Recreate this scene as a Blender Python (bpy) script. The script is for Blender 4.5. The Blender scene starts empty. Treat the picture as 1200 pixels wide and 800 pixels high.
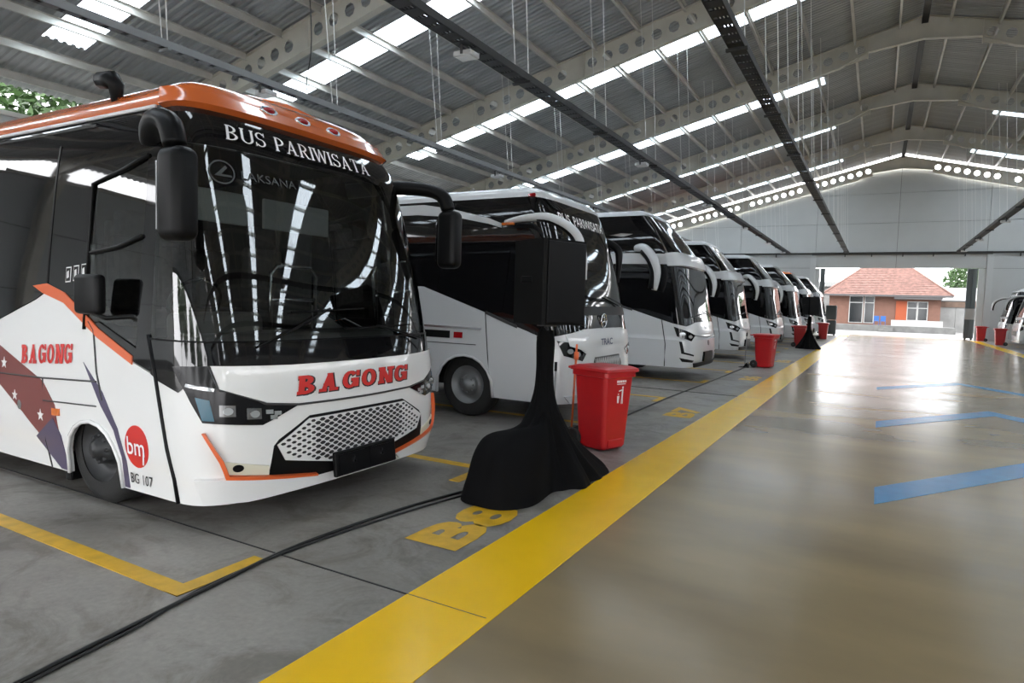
import bpy, bmesh, math, random
from mathutils import Vector, Matrix, geometry
random.seed(7)
sc = bpy.context.scene
COL = sc.collection
PI = math.pi

# ------------------------------------------------------------------ camera
FPX, YAW, PIT, ROL, CAMH = 760.0, 0.512, -0.062, 0.030, 1.60
cam_data = bpy.data.cameras.new('camera')
cam_data.sensor_width = 36.0
cam_data.lens = FPX / 1200.0 * 36.0
cam_data.clip_end = 500
cam = bpy.data.objects.new('camera', cam_data)
COL.objects.link(cam)
cam.matrix_world = (Matrix.Translation((0, 0, CAMH)) @ Matrix.Rotation(YAW, 4, 'Z') @ Matrix.Rotation(PIT, 4, 'X')
                    @ Matrix.Rotation(PI / 2, 4, 'X') @ Matrix.Rotation(ROL, 4, 'Z'))
sc.camera = cam

# ------------------------------------------------------------------ sky and exposure
world = bpy.data.worlds.new('sky')
sc.world = world
world.use_nodes = True
wn = world.node_tree
wn.nodes['Background'].inputs['Color'].default_value = (0.97, 0.975, 1.0, 1)
wn.nodes['Background'].inputs['Strength'].default_value = 4.0
sc.view_settings.view_transform = 'Standard'
sc.view_settings.look = 'None'
sc.view_settings.gamma = 1.0
sc.view_settings.use_curve_mapping = False
sc.view_settings.exposure = 1.2

# ------------------------------------------------------------------ materials
MATS = {}
def mat(name, col, rough=0.5, metal=0.0, coat=0.0, noise=0.0, nscale=4.0, bump=0.0, bscale=30.0, ior=1.5, rnoise=0.0, col2=None, emit=None, estr=0.0, stretch=None, spec=0.5):
    if name in MATS: return MATS[name]
    m = bpy.data.materials.new(name); m.use_nodes = True
    nt = m.node_tree; b = nt.nodes['Principled BSDF']
    b.inputs['Base Color'].default_value = (*col, 1)
    b.inputs['Roughness'].default_value = rough
    b.inputs['Metallic'].default_value = metal
    b.inputs['IOR'].default_value = ior
    b.inputs['Specular IOR Level'].default_value = spec
    if coat:
        b.inputs['Coat Weight'].default_value = coat; b.inputs['Coat Roughness'].default_value = 0.04
    if emit:
        b.inputs['Emission Color'].default_value = (*emit, 1); b.inputs['Emission Strength'].default_value = estr
    if noise or bump or rnoise:
        tc = nt.nodes.new('ShaderNodeTexCoord'); src = tc.outputs['Object']
        if stretch:
            mp = nt.nodes.new('ShaderNodeMapping'); mp.inputs['Scale'].default_value = stretch
            nt.links.new(src, mp.inputs['Vector']); src = mp.outputs['Vector']
        n = nt.nodes.new('ShaderNodeTexNoise'); n.inputs['Scale'].default_value = nscale; n.inputs['Detail'].default_value = 6
        nt.links.new(src, n.inputs['Vector'])
        if noise:
            r = nt.nodes.new('ShaderNodeValToRGB')
            c2 = col2 or tuple(c * (1 - noise) for c in col)
            r.color_ramp.elements[0].position = 0.32; r.color_ramp.elements[1].position = 0.68
            r.color_ramp.elements[0].color = (*c2, 1); r.color_ramp.elements[1].color = (*col, 1)
            nt.links.new(n.outputs['Fac'], r.inputs['Fac']); nt.links.new(r.outputs['Color'], b.inputs['Base Color'])
        if rnoise:
            mr = nt.nodes.new('ShaderNodeMapRange')
            mr.inputs['From Min'].default_value = 0.3; mr.inputs['From Max'].default_value = 0.7
            mr.inputs['To Min'].default_value = rough - rnoise; mr.inputs['To Max'].default_value = rough + rnoise
            nt.links.new(n.outputs['Fac'], mr.inputs['Value']); nt.links.new(mr.outputs['Result'], b.inputs['Roughness'])
        if bump:
            n2 = nt.nodes.new('ShaderNodeTexNoise'); n2.inputs['Scale'].default_value = bscale; n2.inputs['Detail'].default_value = 4
            nt.links.new(src, n2.inputs['Vector'])
            bp = nt.nodes.new('ShaderNodeBump'); bp.inputs['Strength'].default_value = bump; bp.inputs['Distance'].default_value = 0.02
            nt.links.new(n2.outputs['Fac'], bp.inputs['Height']); nt.links.new(bp.outputs['Normal'], b.inputs['Normal'])
    MATS[name] = m
    return m

def glass_mat(name, tint, ior=1.6):
    m = bpy.data.materials.new(name); m.use_nodes = True; nt = m.node_tree
    nt.nodes.remove(nt.nodes['Principled BSDF'])
    t = nt.nodes.new('ShaderNodeBsdfTransparent'); t.inputs['Color'].default_value = (*tint, 1)
    g = nt.nodes.new('ShaderNodeBsdfGlossy'); g.inputs['Roughness'].default_value = 0.015; g.inputs['Color'].default_value = (1, 1, 1, 1)
    f = nt.nodes.new('ShaderNodeFresnel'); f.inputs['IOR'].default_value = ior
    mx = nt.nodes.new('ShaderNodeMixShader')
    nt.links.new(f.outputs[0], mx.inputs[0]); nt.links.new(t.outputs[0], mx.inputs[1]); nt.links.new(g.outputs[0], mx.inputs[2])
    nt.links.new(mx.outputs[0], nt.nodes['Material Output'].inputs['Surface'])
    MATS[name] = m; return m

def skylight_mat():
    m = bpy.data.materials.new('skylight_sheet'); m.use_nodes = True; nt = m.node_tree
    nt.nodes.remove(nt.nodes['Principled BSDF'])
    t = nt.nodes.new('ShaderNodeBsdfTransparent'); t.inputs['Color'].default_value = (0.86, 0.95, 1.0, 1)
    d = nt.nodes.new('ShaderNodeBsdfTranslucent'); d.inputs['Color'].default_value = (0.82, 0.92, 1.0, 1)
    mx = nt.nodes.new('ShaderNodeMixShader'); mx.inputs[0].default_value = 0.35
    nt.links.new(t.outputs[0], mx.inputs[1]); nt.links.new(d.outputs[0], mx.inputs[2])
    nt.links.new(mx.outputs[0], nt.nodes['Material Output'].inputs['Surface'])
    MATS['skylight_sheet'] = m; return m

def concrete_mat():
    """worn grey-brown slab: broad tone changes, stains and scuffs"""
    m = bpy.data.materials.new('concrete'); m.use_nodes = True; nt = m.node_tree; b = nt.nodes['Principled BSDF']
    tc = nt.nodes.new('ShaderNodeTexCoord')
    def noise(sc, det, rough, dist=0.0):
        n = nt.nodes.new('ShaderNodeTexNoise'); n.inputs['Scale'].default_value = sc; n.inputs['Detail'].default_value = det; n.inputs['Roughness'].default_value = rough; n.inputs['Distortion'].default_value = dist
        nt.links.new(tc.outputs['Object'], n.inputs['Vector']); return n
    def ramp(n, stops):
        r = nt.nodes.new('ShaderNodeValToRGB'); e = r.color_ramp.elements
        e[0].position, e[0].color = stops[0][0], (*stops[0][1], 1); e[1].position, e[1].color = stops[1][0], (*stops[1][1], 1)
        nt.links.new(n.outputs['Fac'], r.inputs['Fac']); return r
    base = ramp(noise(.55, 8, .62, .6), [(.33, (.185, .172, .155)), (.68, (.325, .306, .28))])
    stain = ramp(noise(1.7, 6, .7, 1.2), [(.36, (.62, .60, .57)), (.52, (1, 1, 1))])
    fine = ramp(noise(28, 4, .6), [(.3, (.86, .86, .86)), (.7, (1.06, 1.06, 1.06))])
    prev = base.outputs['Color']
    for r in (stain, fine):
        mx = nt.nodes.new('ShaderNodeMix'); mx.data_type = 'RGBA'; mx.blend_type = 'MULTIPLY'; mx.inputs[0].default_value = 1.0
        nt.links.new(prev, mx.inputs[6]); nt.links.new(r.outputs['Color'], mx.inputs[7]); prev = mx.outputs[2]
    nt.links.new(prev, b.inputs['Base Color'])
    mr = nt.nodes.new('ShaderNodeMapRange'); mr.inputs['To Min'].default_value = .36; mr.inputs['To Max'].default_value = .58
    nt.links.new(noise(2.5, 5, .6).outputs['Fac'], mr.inputs['Value']); nt.links.new(mr.outputs['Result'], b.inputs['Roughness'])
    MATS['concrete'] = m; return m

M_white = mat('white_paint', (0.80, 0.80, 0.79), 0.22, coat=0.6)
M_white2 = mat('pearl_white_paint', (0.60, 0.61, 0.62), 0.25, coat=0.5)
M_roofg = mat('roof_silver_white', (0.55, 0.57, 0.59), 0.3, coat=0.4)
M_orange = mat('orange_paint', (0.62, 0.13, 0.025), 0.22, coat=0.8)
M_orange2 = mat('orange_stripe', (0.75, 0.13, 0.03), 0.3, coat=0.4)
M_blackg = mat('black_gloss', (0.006, 0.006, 0.007), 0.035, ior=1.6)
M_sideg = mat('dark_side_glass', (0.006, 0.006, 0.007), 0.03, ior=1.5)
M_black = mat('black_plastic', (0.005, 0.005, 0.0055), 0.40, spec=0.16)
M_rubber = mat('tyre_rubber', (0.012, 0.012, 0.012), 0.75, bump=0.2, bscale=60)
M_under = mat('underbody', (0.01, 0.01, 0.01), 0.9)
M_chrome = mat('chrome', (0.75, 0.75, 0.76), 0.12, metal=1)
M_steel = mat('rim_steel', (0.24, 0.245, 0.25), 0.45, metal=0.5)
M_rimd = mat('rim_dark', (0.035, 0.036, 0.038), 0.5, metal=0.3)
M_red = mat('lettering_red', (0.62, 0.02, 0.015), 0.35, coat=0.3)
M_redl = mat('red_lens', (0.35, 0.005, 0.008), 0.1, coat=1)
M_amber = mat('amber_lens', (0.7, 0.16, 0.02), 0.15, coat=1)
M_wtext = mat('lettering_white', (0.82, 0.82, 0.82), 0.5)
M_gtext = mat('lettering_smoke', (0.05, 0.055, 0.055), 0.4)
M_btext = mat('lettering_black', (0.01, 0.01, 0.012), 0.4)
M_navy = mat('lettering_navy', (0.02, 0.025, 0.08), 0.4)
M_maroon = mat('livery_maroon', (0.20, 0.045, 0.04), 0.28, coat=0.5)
M_purple = mat('livery_purple', (0.075, 0.06, 0.12), 0.28, coat=0.5)
M_grey = mat('dark_grey_trim', (0.05, 0.05, 0.052), 0.4)
M_lens = mat('lamp_lens', (0.42, 0.44, 0.45), 0.08, coat=1, metal=0.4)
M_lblue = mat('lamp_blue_lens', (0.012, 0.10, 0.16), 0.2)
M_hlb = mat('headlamp_black', (0.008, 0.008, 0.009), 0.15, spec=0.2)
M_hlbez = mat('lamp_bezel', (0.22, 0.22, 0.22), 0.2, metal=0.7)
M_fog = mat('cream_panel', (0.72, 0.69, 0.55), 0.3, coat=0.4)
M_seat = mat('seat_fabric', (0.10, 0.09, 0.085), 0.9, noise=0.4, nscale=20)
M_dash = mat('dashboard', (0.16, 0.15, 0.14), 0.6)
M_liner = mat('cabin_liner', (0.055, 0.055, 0.055), 0.8)
M_visor = mat('sun_visor', (0.55, 0.56, 0.55), 0.6)
M_glass = glass_mat('windscreen_glass', (0.42, 0.45, 0.44), 1.75)
M_frame = mat('cream_steel', (0.70, 0.665, 0.58), 0.42, noise=0.12, nscale=1.5)
M_purlin = mat('purlin_steel', (0.66, 0.64, 0.59), 0.38, metal=0.3, noise=0.15, nscale=2)
M_sheet = mat('roof_sheet_metal', (0.46, 0.47, 0.475), 0.40, metal=0.35, noise=0.22, nscale=0.8, stretch=(0.4, 3, 1))
M_sky = skylight_mat()
M_tray = mat('tray_galvanised', (0.045, 0.045, 0.045), 0.5, metal=0.4)
M_rod = mat('hanger_rod', (0.75, 0.75, 0.73), 0.5)
M_wall = mat('wall_panel_grey', (0.56, 0.58, 0.58), 0.6, noise=0.06, nscale=0.7)
M_wall2 = mat('wall_column_grey', (0.58, 0.60, 0.60), 0.6)
M_joint = mat('joint_dark', (0.16, 0.165, 0.165), 0.8)
M_gate = mat('gate_steel', (0.07, 0.085, 0.09), 0.5)
M_conc = concrete_mat()
M_epoxy = mat('epoxy_floor', (0.31, 0.23, 0.12), 0.20, noise=0.25, nscale=0.55, col2=(0.20, 0.155, 0.095), rnoise=0.05, stretch=(0.6, 1.6, 1), bump=0.004, bscale=1.6, spec=0.27)
M_yellow = mat('yellow_floor_paint', (0.90, 0.54, 0.006), 0.24, noise=0.06, nscale=3, rnoise=0.015)
M_yellow2 = mat('yellow_bay_paint', (0.72, 0.42, 0.015), 0.45, noise=0.25, nscale=9)
M_blue = mat('blue_floor_paint', (0.04, 0.24, 0.50), 0.26, noise=0.15, nscale=7)
M_bin = mat('bin_red_plastic', (0.46, 0.008, 0.012), 0.36, noise=0.08, nscale=5)
M_cloth = mat('black_cloth', (0.004, 0.004, 0.0045), 0.8, bump=0.35, bscale=240, spec=0.08)
M_spk = mat('speaker_black', (0.005, 0.005, 0.005), 0.6, bump=0.25, bscale=150, spec=0.12)
M_cable = mat('cable_black', (0.008, 0.008, 0.008), 0.35)
M_terra = mat('roof_tile_terracotta', (0.17, 0.088, 0.070), 0.7, noise=0.45, nscale=3.5, bump=0.6, bscale=9)
M_salmon = mat('salmon_render', (0.14, 0.068, 0.047), 0.8, noise=0.12, nscale=3)
M_plinth = mat('plinth_concrete', (0.14, 0.14, 0.135), 0.85, noise=0.3, nscale=2)
M_plaster = mat('old_plaster', (0.2, 0.205, 0.2), 0.9, noise=0.25, nscale=1.5)
M_hwhite = mat('house_white', (0.33, 0.33, 0.32), 0.7)
M_hgrey = mat('house_fascia', (0.06, 0.055, 0.055), 0.7)
M_hdoor = mat('house_orange_door', (0.26, 0.05, 0.012), 0.6)
M_hglass = mat('house_glass', (0.012, 0.014, 0.015), 0.1)
M_brown = mat('brown_parapet', (0.10, 0.065, 0.045), 0.8, noise=0.4, nscale=2)
M_yard = mat('yard_concrete', (0.15, 0.15, 0.145), 0.9, noise=0.2, nscale=0.5)
M_bluech = mat('blue_plastic', (0.02, 0.08, 0.24), 0.4)
M_leaf = mat('leaf_green', (0.045, 0.10, 0.022), 0.6, noise=0.5, nscale=1.2)
M_bark = mat('bark', (0.06, 0.045, 0.03), 0.9)
M_lampw = mat('lamp_housing', (0.55, 0.55, 0.55), 0.4)
M_lampe = mat('lamp_diffuser', (0.8, 0.8, 0.78), 0.3)

# ------------------------------------------------------------------ helpers
def link(o, parent=None):
    COL.objects.link(o)
    if parent is not None: o.parent = parent
    return o
def tag(o, label=None, cat=None, group=None, kind=None):
    if label: o['label'] = label
    if cat: o['category'] = cat
    if group: o['group'] = group
    if kind: o['kind'] = kind
    return o
def empty(name, loc=(0, 0, 0), rz=0.0):
    o = bpy.data.objects.new(name, None); o.empty_display_size = 0.2
    o.location = loc; o.rotation_euler = (0, 0, rz)
    return link(o)
def copy_tree(o, parent=None):
    c = o.copy(); COL.objects.link(c); c.parent = parent
    for ch in list(o.children):
        copy_tree(ch, c)
    return c
def mesh_obj(name, me, material, parent=None, smooth=False, loc=None):
    if material and not me.materials: me.materials.append(material)
    if smooth:
        for p in me.polygons: p.use_smooth = True
    o = bpy.data.objects.new(name, me)
    if loc: o.location = loc
    return link(o, parent)

class MB:
    """Collects boxes, tubes, lathes, prisms; build() makes ONE mesh object."""
    def __init__(s): s.v = []; s.f = []; s.sm = []
    def add(s, vs, fs, smooth=False):
        n = len(s.v); s.v += [tuple(v) for v in vs]
        s.f += [tuple(n + i for i in f) for f in fs]; s.sm += [smooth] * len(fs); return s
    def box(s, x0, x1, y0, y1, z0, z1):
        vs = [(x, y, z) for x in (x0, x1) for y in (y0, y1) for z in (z0, z1)]
        return s.add(vs, [(0, 1, 3, 2), (4, 6, 7, 5), (0, 4, 5, 1), (2, 3, 7, 6), (0, 2, 6, 4), (1, 5, 7, 3)])
    def bbox(s, x0, x1, y0, y1, z0, z1, b=0.02, seg=2, smooth=False):
        """box with chamfered vertical and horizontal edges"""
        bm = bmesh.new(); bmesh.ops.create_cube(bm, size=1)
        for v in bm.verts: v.co = Vector(((x0 + x1) / 2 + v.co.x * (x1 - x0), (y0 + y1) / 2 + v.co.y * (y1 - y0), (z0 + z1) / 2 + v.co.z * (z1 - z0)))
        bmesh.ops.bevel(bm, geom=bm.edges[:], offset=b, segments=seg, affect='EDGES', profile=0.5)
        bm.verts.index_update()
        s.add([v.co[:] for v in bm.verts], [[v.index for v in f.verts] for f in bm.faces], smooth); bm.free(); return s
    def prism(s, pts, a, b, axis='y'):
        n = len(pts)
        def P(p, t):
            if axis == 'y': return (p[0], t, p[1])
            if axis == 'x': return (t, p[0], p[1])
            return (p[0], p[1], t)
        vs = [P(p, a) for p in pts] + [P(p, b) for p in pts]
        fs = [tuple(range(n)), tuple(range(2 * n - 1, n - 1, -1))] + [(i, (i + 1) % n, n + (i + 1) % n, n + i) for i in range(n)]
        return s.add(vs, fs)
    def tube(s, path, r, n=8, caps=True):
        path = [Vector(p) for p in path]; vs = []; fs = []
        rs = r if isinstance(r, (list, tuple)) else [r] * len(path)
        up = None
        for i, p in enumerate(path):
            d = (path[min(i + 1, len(path) - 1)] - path[max(i - 1, 0)]).normalized()
            if up is None: up = Vector((0, 0, 1)) if abs(d.z) < 0.9 else Vector((1, 0, 0))
            a = d.cross(up).normalized(); b = a.cross(d).normalized(); up = b
            for k in range(n):
                t = 2 * PI * k / n; vs.append(p + a * math.cos(t) * rs[i] + b * math.sin(t) * rs[i])
        for i in range(len(path) - 1):
            for k in range(n):
                fs.append((i * n + k, i * n + (k + 1) % n, (i + 1) * n + (k + 1) % n, (i + 1) * n + k))
        if caps:
            fs.append(tuple(range(n - 1, -1, -1))); m = (len(path) - 1) * n; fs.append(tuple(m + k for k in range(n)))
        return s.add(vs, fs, n > 5)
    def lathe(s, prof, n=24, axis='z', c=(0, 0, 0)):
        vs = []; fs = []
        for (r, h) in prof:
            for k in range(n):
                t = 2 * PI * k / n; a, b = r * math.cos(t), r * math.sin(t)
                vs.append({'z': (c[0] + a, c[1] + b, c[2] + h), 'y': (c[0] + a, c[1] + h, c[2] + b), 'x': (c[0] + h, c[1] + a, c[2] + b)}[axis])
        for i in range(len(prof) - 1):
            for k in range(n):
                fs.append((i * n + k, i * n + (k + 1) % n, (i + 1) * n + (k + 1) % n, (i + 1) * n + k))
        return s.add(vs, fs, True)
    def mesh(s, name):
        me = bpy.data.meshes.new(name); me.from_pydata(s.v, [], s.f); me.update()
        me.polygons.foreach_set('use_smooth', s.sm); return me
    def build(s, name, material, parent=None, loc=None):
        return mesh_obj(name, s.mesh(name), material, parent, loc=loc)

def smooth_path(pts, n=5):
    out = []
    P = [Vector(p) for p in pts]
    for i in range(len(P) - 1):
        p0, p1, p2, p3 = P[max(i - 1, 0)], P[i], P[i + 1], P[min(i + 2, len(P) - 1)]
        for k in range(n):
            t = k / n
            out.append(0.5 * ((2 * p1) + (p2 - p0) * t + (2 * p0 - 5 * p1 + 4 * p2 - p3) * t * t + (3 * p1 - p0 - 3 * p2 + p3) * t ** 3))
    out.append(P[-1]); return out

# ------------------------------------------------------------------ bus body surface
def herm(tab, z):
    if z <= tab[0][0]: return tab[0][1]
    if z >= tab[-1][0]: return tab[-1][1]
    n = len(tab)
    for i in range(n - 1):
        if tab[i][0] <= z <= tab[i + 1][0]: break
    def sl(j):
        a, b = max(j - 1, 0), min(j + 1, n - 1)
        return (tab[b][1] - tab[a][1]) / (tab[b][0] - tab[a][0])
    h = tab[i + 1][0] - tab[i][0]; t = (z - tab[i][0]) / h
    return (2 * t**3 - 3 * t * t + 1) * tab[i][1] + (t**3 - 2 * t * t + t) * h * sl(i) + (-2 * t**3 + 3 * t * t) * tab[i + 1][1] + (t**3 - t * t) * h * sl(i + 1)

class Surf:
    """Skin of a bus: u runs round the plan outline from the nose (negative = right-hand side), z is height. Nose at x=0, tail at -L."""
    def __init__(s, L, hw, D, n, setb, inset, G=1.3):
        s.L, s.hw, s.D, s.setb, s.inset, s.G = L, hw, D, setb, inset, G
        N = 160; s.p = []
        for i in range(N + 1):
            a = PI / 2 * i / N
            s.p.append((-D + D * max(math.cos(a), 0) ** (2 / n) if i < N else -D, hw * math.sin(a) ** (2 / n)))
        s.t = [0.0]
        for i in range(1, N + 1): s.t.append(s.t[-1] + math.dist(s.p[i], s.p[i - 1]))
        s.u0 = s.t[-1]; s.umax = s.u0 + L - D
    def P(s, u):
        a = abs(u)
        if a < s.u0:
            lo, hi = 0, len(s.t) - 1
            while hi - lo > 1:
                m = (lo + hi) // 2
                if s.t[m] <= a: lo = m
                else: hi = m
            k = (a - s.t[lo]) / (s.t[hi] - s.t[lo]); x = s.p[lo][0] + k * (s.p[hi][0] - s.p[lo][0]); y = s.p[lo][1] + k * (s.p[hi][1] - s.p[lo][1])
        else: x, y = -s.D - (a - s.u0), s.hw
        return x, (y if u >= 0 else -y)
    def S(s, u, z):
        x, y = s.P(u); g = min(1.0, max(0.0, (x + s.G) / s.G))
        return Vector((x - herm(s.setb, z) * g, y * (s.hw - herm(s.inset, z)) / s.hw, z))
    def N(s, u, z):
        e = 0.02
        n = (s.S(u + e, z) - s.S(u - e, z)).cross(s.S(u, z + e) - s.S(u, z - e))
        return n.normalized()
    def at(s, u, z, off): return s.S(u, z) + s.N(u, z) * off
    def ux(s, x): return -(s.u0 + (-x - s.D))          # u on the right-hand side for a local x behind the nose

def ucuts(a, b):
    out = []; x = -3.0
    while x < 3.0: out.append(round(x, 3)); x += 0.075 if abs(x) < 1.9 else 0.2
    k = 3.4
    while k < 13: out += [k, -k]; k += 0.6
    return [c for c in out if a < c < b]

def patch2d(polys, dz=0.11):
    """flat polygons in (u, z) cut into small cells that can bend over the skin"""
    bm = bmesh.new()
    for poly in polys:
        tris = geometry.tessellate_polygon([[Vector((p[0], p[1], 0)) for p in poly]])
        vs = [bm.verts.new((p[0], p[1], 0)) for p in poly]
        for t in tris:
            try: bm.faces.new([vs[i] for i in t])
            except ValueError: pass
    us = [p[0] for q in polys for p in q]; zs = [p[1] for q in polys for p in q]
    for c in ucuts(min(us) + 1e-4, max(us) - 1e-4):
        bmesh.ops.bisect_plane(bm, geom=bm.verts[:] + bm.edges[:] + bm.faces[:], plane_co=(c, 0, 0), plane_no=(1, 0, 0), dist=1e-5)
    z = math.ceil(min(zs) / dz) * dz
    while z < max(zs):
        bmesh.ops.bisect_plane(bm, geom=bm.verts[:] + bm.edges[:] + bm.faces[:], plane_co=(0, z, 0), plane_no=(0, 1, 0), dist=1e-5)
        z += dz
    return bm

def patch(S, name, polys, material, parent, off=0.006, thick=0.02, dz=0.11, smooth=True):
    if not isinstance(polys[0][0], (tuple, list)): polys = [polys]
    bm = patch2d(polys, dz)
    bmesh.ops.recalc_face_normals(bm, faces=bm.faces[:])
    for f in bm.faces:
        if f.normal.z < 0: f.normal_flip()
    bnd = [e for e in bm.edges if e.is_boundary]
    uz = {v: (v.co.x, v.co.y) for v in bm.verts}
    inner = {}
    for e in bnd:
        for v in e.verts:
            if v not in inner: inner[v] = bm.verts.new(S.at(*uz[v], off - thick))
    skirt = []
    for e in bnd:
        a, b = e.verts
        skirt.append(bm.faces.new((b, a, inner[a], inner[b])))
    for v, p in uz.items(): v.co = S.at(*p, off)
    for f in bm.faces: f.smooth = smooth
    for f in skirt: f.smooth = False
    for e in bnd: e.smooth = False
    me = bpy.data.meshes.new(name); bm.to_mesh(me); bm.free()
    return mesh_obj(name, me, material, parent)

def mir(poly): return [(-u, z) for (u, z) in reversed(poly)]

def roof_mesh(S, zt, zc, dx=0.55, fy=0.34, K=7, ncross=7):
    us = [0.0]; u = 0.0
    while u < S.umax - 0.01:
        u = min(S.umax, u + (0.09 if u < 2.0 else 0.5)); us.append(u)
    vs = []; fs = []
    def ring(t):
        c = 1 - math.cos(t); z = zt + (zc - zt) * math.sin(t); out = []
        for sgn in (-1, 1):
            row = []
            for u in us:
                p = S.S(u * sgn, zt)
                g = min(1, max(0, (p.x + 1.6) / 1.6)); r = min(1, max(0, (-S.L + 1.2 - p.x) / 1.2))
                row.append(Vector((p.x - dx * c * g + 0.5 * c * r, p.y * (1 - fy * c), z)))
            out.append(row)
        return out
    rows = [ring(PI / 2 * k / K) for k in range(K + 1)]
    n = len(us)
    for sgn in (0, 1):
        base = len(vs)
        for r in rows: vs += r[sgn]
        for k in range(K):
            for i in range(n - 1):
                a, b, c, d = base + k * n + i, base + k * n + i + 1, base + (k + 1) * n + i + 1, base + (k + 1) * n + i
                fs.append((a, b, c, d) if sgn == 1 else (d, c, b, a))
    base = len(vs); top = rows[-1]
    for i in range(n):
        for j in range(ncross):
            t = j / (ncross - 1); p = top[0][i].lerp(top[1][i], t); p.z += 0.05 * (1 - (2 * t - 1) ** 2); vs.append(p)
    for i in range(n - 1):
        for j in range(ncross - 1):
            fs.append((base + i * ncross + j, base + i * ncross + j + 1, base + (i + 1) * ncross + j + 1, base + (i + 1) * ncross + j))
    # tail end wall of the roof
    tail = []
    for r in rows: tail.append(r[0][-1])
    for r in reversed(rows): tail.append(r[1][-1])
    b0 = len(vs); vs += tail; fs.append(tuple(range(b0, b0 + len(tail))))
    me = bpy.data.meshes.new('roof'); me.from_pydata([v[:] for v in vs], [], fs); me.update()
    bm = bmesh.new(); bm.from_mesh(me); bmesh.ops.remove_doubles(bm, verts=bm.verts[:], dist=1e-4); bmesh.ops.recalc_face_normals(bm, faces=bm.faces[:]); bm.to_mesh(me); bm.free()
    for p in me.polygons: p.use_smooth = len(p.vertices) < 6
    return me

def arch_notch(uc, z0, r, n=10):
    """wheel-arch notch points for a bottom edge walked from -u to +u"""
    h = 0.02
    return [(uc - r, z0)] + [(uc - r * math.cos(PI * k / n), z0 + h + (r + 0.06) * math.sin(PI * k / n) ** 0.8) for k in range(1, n)] + [(uc + r, z0)]

def lower_polys(S, z0, top_right, arches, top_front, split=None):
    """lower body: bottom edge with arches, top edge given for the right side (list from -umax to front), mirrored"""
    um = S.umax
    left = [(-um, z0)]
    for uc, r in arches: left += arch_notch(uc, z0, r)
    right = [(-u, z) for (u, z) in reversed(left)]
    top = top_right + top_front + [(-u, z) for (u, z) in reversed(top_right)]
    return left + right + list(reversed(top))

# ------------------------------------------------------------------ lettering
def text2d(s, size=1.0, bold=0.0, shear=0.0, space=1.0):
    cu = bpy.data.curves.new('lettering_curve', 'FONT'); cu.body = s; cu.size = size; cu.offset = bold; cu.shear = shear; cu.space_character = space
    cu.resolution_u = 3; cu.dimensions = '2D'; cu.fill_mode = 'FRONT' if hasattr(cu, 'fill_mode') else cu.fill_mode
    o = bpy.data.objects.new('lettering_tmp', cu); COL.objects.link(o)
    dg = bpy.context.evaluated_depsgraph_get()
    me = bpy.data.meshes.new_from_object(o.evaluated_get(dg))
    vs = [(v.co.x, v.co.y) for v in me.vertices]; fs = [tuple(p.vertices) for p in me.polygons]
    bpy.data.objects.remove(o); bpy.data.curves.remove(cu); bpy.data.meshes.remove(me)
    x0 = min(v[0] for v in vs); x1 = max(v[0] for v in vs); y0 = min(v[1] for v in vs); y1 = max(v[1] for v in vs)
    return [((x - x0) / (x1 - x0), (y - y0) / (y1 - y0)) for x, y in vs], fs

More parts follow.
